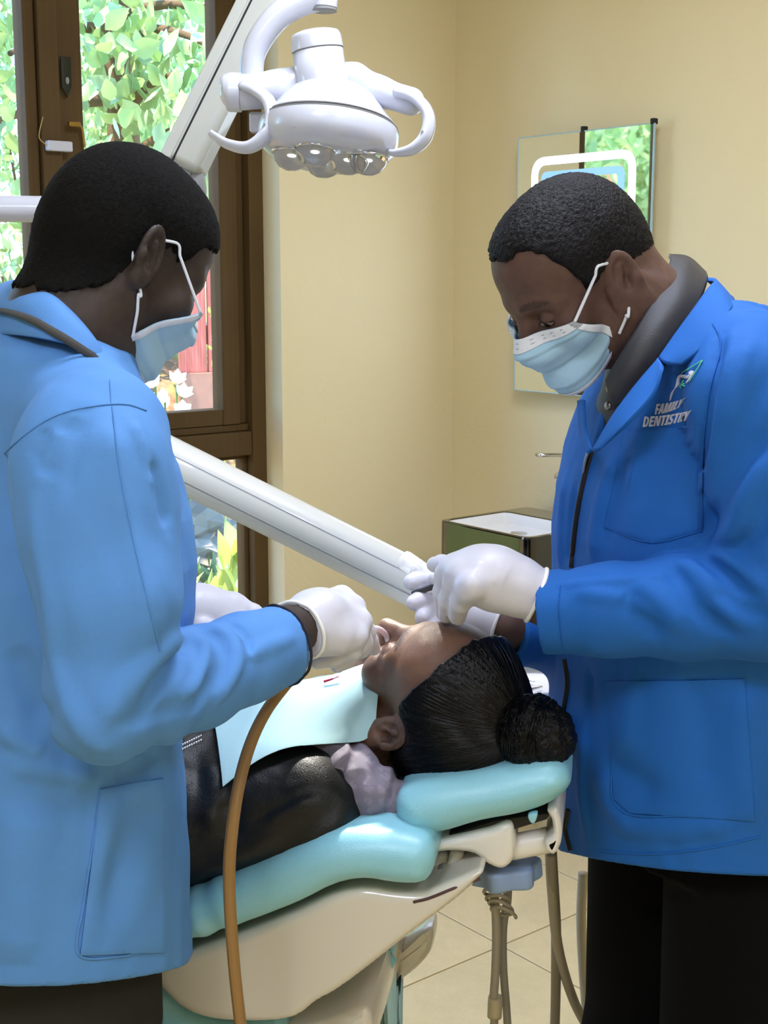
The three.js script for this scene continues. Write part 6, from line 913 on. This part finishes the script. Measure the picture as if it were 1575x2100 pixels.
// ---------------------------------------------------------------- the patient, lying back with the head on the pillow
{
  const CXu = V(0.58, 0.42, 0.70).normalize();
  const hc = at(885, 1440, 1.63), hs = 1.0, hf = (() => { const U = CXu, F0 = V(-0.40, 0.85, -0.30); const F = F0.sub(U.clone().multiplyScalar(F0.dot(U))).normalize(); return { F, U, L: U.clone().cross(F).normalize() }; })();
  // frameOf keeps the face direction; the crown leans along the chair
  const who = thing('person', 'reclining woman with hair in a bun, black leather jacket and bib', 'person', hc.toArray()), O = who.position.clone(), rel = (g) => g.translate(-O.x, -O.y, -O.z);
  const hl = headLocal({ noseWide: 1.15 }), head = place(hl, hf, hc, hs), W = toWorld(hf, hc, hs), Lc = toLocal(hf, hc, hs);
  const flat = (f, c, k) => bounded((x, y, z) => { const l = ((x - c.x) * CZ.x + (z - c.z) * CZ.z) * (1 - 1 / k); return f(x - CZ.x * l, y, z - CZ.z * l); }, f.c, f.r * k);
  const nb = toChair(-0.17, 0.955, 0.0), ch = toChair(-0.36, 0.90, 0), wa = toChair(-0.62, 0.79, 0), hi = toChair(-0.86, 0.66, 0), kn = toChair(-1.28, 0.64, 0), ft = toChair(-1.7, 0.5, 0);
  const neck = cap(W(0, -0.03, -0.03), nb, 0.05, 0.058);
  const torso = uni(0.06, flat(cap(toChair(-0.22, 0.93, 0), ch, 0.085, 0.1), ch, 1.75), flat(cap(ch, wa, 0.1, 0.088), ch, 1.6), flat(cap(wa, hi, 0.088, 0.09), ch, 1.6));
  const armN = uni(0.04, cap(toChair(-0.15, 0.912, 0.1), toChair(-0.5, 0.845, 0.14), 0.074, 0.062), cap(toChair(-0.5, 0.845, 0.14), toChair(-0.75, 0.8, 0.1), 0.058, 0.04));
  const armF = uni(0.04, cap(toChair(-0.17, 0.93, -0.15), toChair(-0.5, 0.80, -0.2), 0.066, 0.056), cap(toChair(-0.55, 0.80, -0.2), toChair(-0.75, 0.78, -0.1), 0.048, 0.04));
  const hands = uni(0.02, ...[1, -1].flatMap((s) => [cap(toChair(-0.73, 0.785, s * 0.1), toChair(-0.82, 0.775, s * 0.05), 0.03, 0.028), ...[0, 1, 2, 3].map((k) => cap(toChair(-0.81, 0.775, s * (0.075 - k * 0.018)), toChair(-0.88, 0.755, s * (0.06 - k * 0.02)), 0.0095, 0.008)), cap(toChair(-0.77, 0.795, s * 0.05), toChair(-0.83, 0.79, s * 0.015), 0.011, 0.009)]));
  const legF = (e) => uni(0.03, ...[1, -1].flatMap((s) => [cap(toChair(-0.88, 0.64, s * 0.09), toChair(-1.28, 0.6, s * 0.1), 0.088 + e, 0.062 + e), cap(toChair(-1.28, 0.6, s * 0.1), toChair(-1.72, 0.5, s * 0.1), 0.06 + e, 0.042 + e)]));
  const skin = skinTone([0.145, 0.074, 0.045], 0.1, 50);
  const sheen = (x, y, z) => skin(x, y, z);
  const bodyG = net(uni(0.03, grow(torso, -0.012), grow(armN, -0.01), grow(armF, -0.01), hands, legF(0), neck), toChair(0, 0, 0).add(V(-1.75, 0.4, -1.35)), toChair(0, 0, 0).add(V(0.15, 1.25, 0.35)), 0.012, { color: skin });
  const line = piece([-0.13, -0.075, -0.045, -0.02, 0.0, 0.02, 0.035, 0.05, 0.065, 0.085, 0.11], [-0.075, -0.07, -0.045, -0.02, 0.024, 0.05, 0.092, 0.116, 0.128, 0.135, 0.14]);
  const headG = net(uni(0.03, head, neck), hc.clone().add(V(-0.3, -0.2, -0.25)), hc.clone().add(V(0.2, 0.2, 0.22)), 0.0028, { color: (x, y, z) => {
    const [lx, ly, lz] = Lc(x, y, z), ax = Math.abs(lx), c = skin(x, y, z); let k = 1;
    if (lz > 0.05 && Math.hypot((ly - 0.03) / 0.0045, (ax - 0.031) / 0.019) < 1) k = 0.3;
    if (lz > 0.066 && Math.hypot((ly + 0.004) / 0.0025, (ax - 0.031) / 0.0135) < 1) k = 0.12;
    k *= 1 - 0.75 * (0.5 + 0.5 * noise3(x * 320, y * 320, z * 320)) * sstep(line(lz) - 0.016, line(lz) + 0.002, ly);
    if (lz > 0.06 && ly > -0.08 && ly < -0.055 && ax < 0.024) return [c[0] * 0.85, c[1] * 0.6, c[2] * 0.7];
    return c.map((v) => v * k); } });
  mesh('body', rel(mergeGeometries([bodyG, headG])), phys({ color: 0xffffff, vertexColors: true, roughness: 0.4, specularIntensity: 0.8, bumpMap: rep(texFine, 30), bumpScale: 0.0004 }), who);
  // hair drawn back into a bun
  const strand = (lx, ly, lz) => { const a = Math.atan2(lx, lz + 0.02); return 0.0006 * noise2(a * 22, ly * 6); };
  const earGap = (lx, ly, lz) => Math.hypot((Math.abs(lx) - 0.088) / 0.026, (ly + 0.004) / 0.043, (lz + 0.006) / 0.03) * 0.026 - 0.026;
  const hairB = bounded((x, y, z) => { const [lx, ly, lz] = Lc(x, y, z); return smax(hl.base(lx, ly, lz) * hs - 0.013 - strand(lx, ly, lz), (line(lz) + 0.004 * noise3(lx * 60, lz * 60, 2) - ly) * 0.8, 0.008) > -0.03 ? smax(smax(hl.base(lx, ly, lz) * hs - 0.013 - strand(lx, ly, lz), (line(lz) + 0.004 * noise3(lx * 60, lz * 60, 2) - ly) * 0.8, 0.008), -earGap(lx, ly, lz), 0.006) : -0.03; }, hc, 0.2);
  const hairM = phys({ color: 0x040406, roughness: 0.38, specularIntensity: 0.4, bumpMap: rep(texFine, 14, 3), bumpScale: 0.0006 });
  const hr = mesh('hair', rel(net(hairB, hc.clone().addScalar(-0.21), hc.clone().addScalar(0.21), 0.003)), hairM, who);
  const b0 = at(1066, 1494, 1.53), b1 = at(1128, 1512, 1.51);
  const bunF = bounded((x, y, z) => { const d = uni(0.02, cap(b0, b0.clone().lerp(b1, 0.5), 0.034, 0.04), cap(b0.clone().lerp(b1, 0.5), b1, 0.041, 0.029))(x, y, z); if (d > 0.03) return d; const a = Math.atan2(y - b0.y, z - b0.z); return d - 0.0022 * noise3(x * 60, a * 3, 4) - 0.0012 * noise3(x * 160, y * 160, z * 160); }, b0.clone().lerp(b1, 0.5), 0.1);
  mesh('hair_bun', rel(netOf(bunF, 0.003)), phys({ color: 0x040406, roughness: 0.45, specularIntensity: 0.4, bumpMap: rep(texFine, 10), bumpScale: 0.0015 }), hr);
  mesh('hair_tie', rel((() => { const d = b1.clone().sub(b0).normalize(); const X = UP.clone().cross(d).normalize(), Y = d.clone().cross(X), c = b0.clone().addScaledVector(d, -0.016), pts = []; for (let i = 0; i < 20; i++) { const a = i / 20 * 6.2832; pts.push(c.clone().addScaledVector(X, Math.cos(a) * 0.031).addScaledVector(Y, Math.sin(a) * 0.031)); } return sweep(pts, 0.005, { closed: true, seg: 50, rad: 8 }); })()), M.black, hr);
  { // strands combed from the hairline to the bun
    const hg = (x, y, z) => hairB(x, y, z), list = [], base = b0.clone().lerp(b1, -0.25);
    for (let tries = 0; tries < 5000 && list.length < 900; tries++) {
      const th = rnd() * 6.283, ph = Math.acos(2 * rnd() - 1), dir = V(Math.sin(ph) * Math.cos(th), Math.cos(ph), Math.sin(ph) * Math.sin(th)); let p = hc.clone().addScaledVector(dir, 0.17);
      for (let k = 0; k < 40; k++) { const d = hg(p.x, p.y, p.z); if (d < 0.0005) break; p.addScaledVector(dir, -d * 0.8); } if (p.distanceTo(hc) < 0.05) continue;
      const [lx, ly, lz] = Lc(p.x, p.y, p.z); if (ly < line(lz) + 0.012 || p.y < hc.y - 0.12) continue;
      const pts = [p.clone()]; for (let k = 0; k < 14; k++) { const to = base.clone().sub(p); if (to.length() < 0.022) break; p = p.clone().addScaledVector(to.normalize(), 0.011); for (let s = 0; s < 3; s++) { const d = hg(p.x, p.y, p.z); p.addScaledVector(grad(hg, p, 0.004), clamp(-d + 0.0004, -0.02, 0.02)); } pts.push(p); }
      if (pts.length > 4 && pts.every((q) => Math.abs(hg(q.x, q.y, q.z)) < 0.004)) list.push(sweep(pts, [0.0002, 0.0005, 0.0005, 0.0005, 0.0003], { seg: pts.length * 2, rad: 4, caps: false }));
    }
    const bx = b1.clone().sub(b0).normalize(), bX = UP.clone().cross(bx).normalize(), bY = bx.clone().cross(bX); // and coiled round the bun
    for (let k = 0; k < 260; k++) { const a0 = rnd() * 6.283, len = 0.8 + rnd() * 2.2, t0 = rnd() * 1.3 - 0.35, dt = (rnd() - 0.3) * 0.5, pts = []; for (let i = 0; i <= 10; i++) { const a = a0 + len * i / 10, D = bX.clone().multiplyScalar(Math.cos(a)).addScaledVector(bY, Math.sin(a)), c = b0.clone().lerp(b1, t0 + dt * i / 10); let r = 0.06; for (let s = 0; s < 12; s++) { const q = c.clone().addScaledVector(D, r), d = bunF(q.x, q.y, q.z); r -= d * 0.9; if (r < 0.004) break; } pts.push(c.addScaledVector(D, r + 0.0004)); } if (pts.every((p, i) => !i || p.distanceTo(pts[i - 1]) < 0.02)) list.push(sweep(pts, [0.0003, 0.0007, 0.0007, 0.0003], { seg: 20, rad: 4, caps: false })); }
    mesh('hair_strands', rel(mergeGeometries(list)), phys({ color: 0x030306, roughness: 0.3, specularIntensity: 0.6 }), hr).userData.kind = 'stuff';
  }
  // jacket of black leather
  const j0 = uni(0.03, torso, armN, armF);
  const jb = bounded(j0, torso.c, 0.8), F = (l, w, amp) => ({ pts: hits(jb, l, 3), w, amp });
  const fj = folded(jb, [F([[650, 1618], [600, 1642], [550, 1668], [505, 1690]], 0.006, -0.003), F([[640, 1634], [590, 1658], [540, 1682]], 0.008, 0.003), F([[430, 1560], [440, 1620], [420, 1700]], 0.014, 0.006), F([[470, 1640], [480, 1720]], 0.014, -0.006), F([[360, 1560], [380, 1640], [370, 1740]], 0.014, 0.006), F([[600, 1700], [500, 1750], [400, 1800]], 0.012, 0.005), F([[700, 1640], [640, 1690], [560, 1730]], 0.012, -0.005), F([[340, 1580], [350, 1680]], 0.01, -0.006)], (x, y, z) => 0.0025 * noise3(x * 10, y * 10, z * 10) + 0.0005 * noise3(x * 40, y * 40, z * 40));
  const neckHole = cap(W(0, -0.06, -0.02), nb, 0.07, 0.05);
  const jf = bounded((x, y, z) => smax(fj(x, y, z), -neckHole(x, y, z), 0.004), jb.c, jb.r);
  M.leather = phys({ color: 0x0b0d0d, roughness: 0.45, specularIntensity: 0.7, clearcoat: 0.05, clearcoatRoughness: 0.45, bumpMap: rep(texLeather, 16), bumpScale: 0.0004 });
  const jk = mesh('jacket', rel(net(jf, toChair(-0.45, 0, 0).add(V(-0.62, 0.45, -0.6)), toChair(-0.45, 0, 0).add(V(0.5, 1.15, 0.5)), 0.007)), M.leather, who);
  const braid = std({ color: 0xcfd2d6, roughness: 0.4, metalness: 0.5 });
  for (const d of [0, 9]) for (let i = 0; i < 18; i++) { const a = [lerp(330, 415, i / 18), lerp(1549, 1508, i / 18) + d], b = [a[0] + 3.6, a[1] - 1.6]; const p = hit(jf, ...a), q = hit(jf, ...b); if (p && q) mesh('zip_tooth', rel(sweep([p, q], 0.0016, { seg: 1, rad: 6 })), braid, jk); }
  // grey lace scarf rolled round the neck
  const sc = (l) => l.map(([x, y, z]) => at(x, y, z)), scarfM = std({ map: rep(texLace, 9), roughness: 0.7, bumpMap: rep(texLace, 9), bumpScale: 0.001 });
  const scarf = uni(0.008, chain(0.02, [[694, 1496, 1.64, 0.014], [674, 1530, 1.60, 0.019], [704, 1582, 1.565, 0.025], [750, 1624, 1.545, 0.024], [800, 1648, 1.535, 0.016]]), chain(0.02, [[716, 1510, 1.62, 0.009], [736, 1560, 1.58, 0.013], [776, 1600, 1.555, 0.015], [820, 1624, 1.54, 0.012]]));
  const scF = folded(scarf, [], (x, y, z) => 0.0022 * Math.sin((x * 0.75 - y * 0.65) * 210 + 3 * noise3(x * 14, y * 14, z * 14)) + 0.0012 * noise3(x * 40, y * 22, z * 40));
  mesh('scarf', rel(netOf(scF, 0.0038)), scarfM, who);
  const legs = uni(0.03, legF(0.012), flat(cap(toChair(-0.8, 0.69, 0), toChair(-0.92, 0.64, 0), 0.1, 0.095), ch, 1.6));
  mesh('trousers', rel(net(legs, toChair(0, 0, 0).add(V(-1.75, 0.36, -1.35)), toChair(0, 0, 0).add(V(-0.5, 0.95, 0.1)), 0.012)), std({ color: 0x22252c, roughness: 0.9 }), who);
  for (const s of [1, -1]) mesh('shoe', rel(netOf(uni(0.02, cap(toChair(-1.72, 0.5, s * 0.1), toChair(-1.77, 0.49, s * 0.1), 0.05, 0.048), cap(toChair(-1.77, 0.49, s * 0.1), toChair(-1.8, 0.64, s * 0.12), 0.042, 0.034)), 0.009)), M.black, who);
  // bib: paper sheet lying on the chest
  const chestF = uni(0.05, torso, armN, armF, cap(W(0, -0.06, 0.0), nb, 0.07, 0.07));
  const bibM = std({ color: 0xb2d9e0, roughness: 0.9, bumpMap: rep(texFine, 30), bumpScale: 0.0004, side: THREE.DoubleSide });
  const S = [], N = [], nu = 36, nv = 28;
  const drop = (x, z) => { let y = 1.3; for (let k = 0; k < 300; k++) { const d = chestF(x, y, z) - 0.006; if (d < 0.0004) break; y -= d * 0.8; if (y < 0.6) break; } return y; };
  for (let i = 0; i <= nu; i++) { const a = [], b = []; for (let j = 0; j <= nv; j++) { const u = i / nu, v = j / nv; const cx_ = lerp(-0.075, -0.235 - 0.14 * v, u), cz_ = lerp(0.05 + 0.12 * u, -0.18, v); const p = toChair(cx_, 0, cz_); const y = drop(p.x, p.z); a.push(V(p.x, y + 0.0015 * Math.sin(u * 12 + v * 5), p.z)); } S.push(a); }
  for (let i = 0; i <= nu; i++) N.push(S[i].map((p, j) => { const n = S[Math.min(i + 1, nu)][j].clone().sub(S[Math.max(i - 1, 0)][j]).cross(S[i][Math.min(j + 1, nv)].clone().sub(S[i][Math.max(j - 1, 0)])).normalize(); return n.y < 0 ? n.negate() : n; }));
  const bib = single('dental_bib', solidGrid(S, N, 0.0012), bibM, 'pale blue paper bib spread over the black leather jacket', 'bib');
  const bp = hit(chestF, 674, 1412); if (bp) { const b = single('applicator_tip', sweep([bp.clone().add(V(-0.006, 0.009, 0)), bp.clone().add(V(0.006, 0.013, 0))], [0.0018, 0.0012], { seg: 4, rad: 8 }), std({ color: 0xb01548, roughness: 0.5 }), 'tiny crimson applicator lying on pale blue bib', 'applicator'); mesh('stem', sweep([bp.clone().add(V(0.006, 0.013, 0)), bp.clone().add(V(0.013, 0.016, 0))], 0.0011, { seg: 3, rad: 8 }), std({ color: 0xe39ab0, roughness: 0.5 }), b); }
  single('mirror_handle', sweep([at(986, 1122, 1.60), at(960, 1160, 1.63), at(925, 1225, 1.66)], [0.0025, 0.003, 0.0025], { seg: 12, rad: 10 }), M.chrome, 'slim pale instrument handle rising behind the near glove', 'instrument');
  // suction tip and hose held by the assistant
  single('saliva_ejector', sweep([at(742, 1300, 1.6), at(756, 1291, 1.625), at(776, 1290, 1.645), at(792, 1304, 1.66), at(796, 1325, 1.66)], 0.0038, { seg: 30, rad: 12 }), phys({ color: 0xf4e3e6, roughness: 0.3, transmission: 0.3, thickness: 0 }), 'bent translucent suction tip entering the mouth', 'suction tip');
  const hz = single('suction_hose', sweep([[735, 1306, 1.58], [700, 1325, 1.56], [660, 1338, 1.54], [632, 1352, 1.53], [590, 1400, 1.5], [545, 1460, 1.46], [512, 1530, 1.42], [488, 1620, 1.38], [474, 1720, 1.36], [470, 1800, 1.36], [474, 1900, 1.37], [482, 2000, 1.38], [494, 2110, 1.39], [510, 2260, 1.42]].map((p) => at(...p)), [0.0045, 0.0055, 0.006, 0.0065, 0.0068], { seg: 140, rad: 14 }), std({ color: 0x94703f, roughness: 0.5 }), 'brown rubber suction hose hanging from gloved hand in front of chair', 'hose');
}
renderer.render(scene, camera);
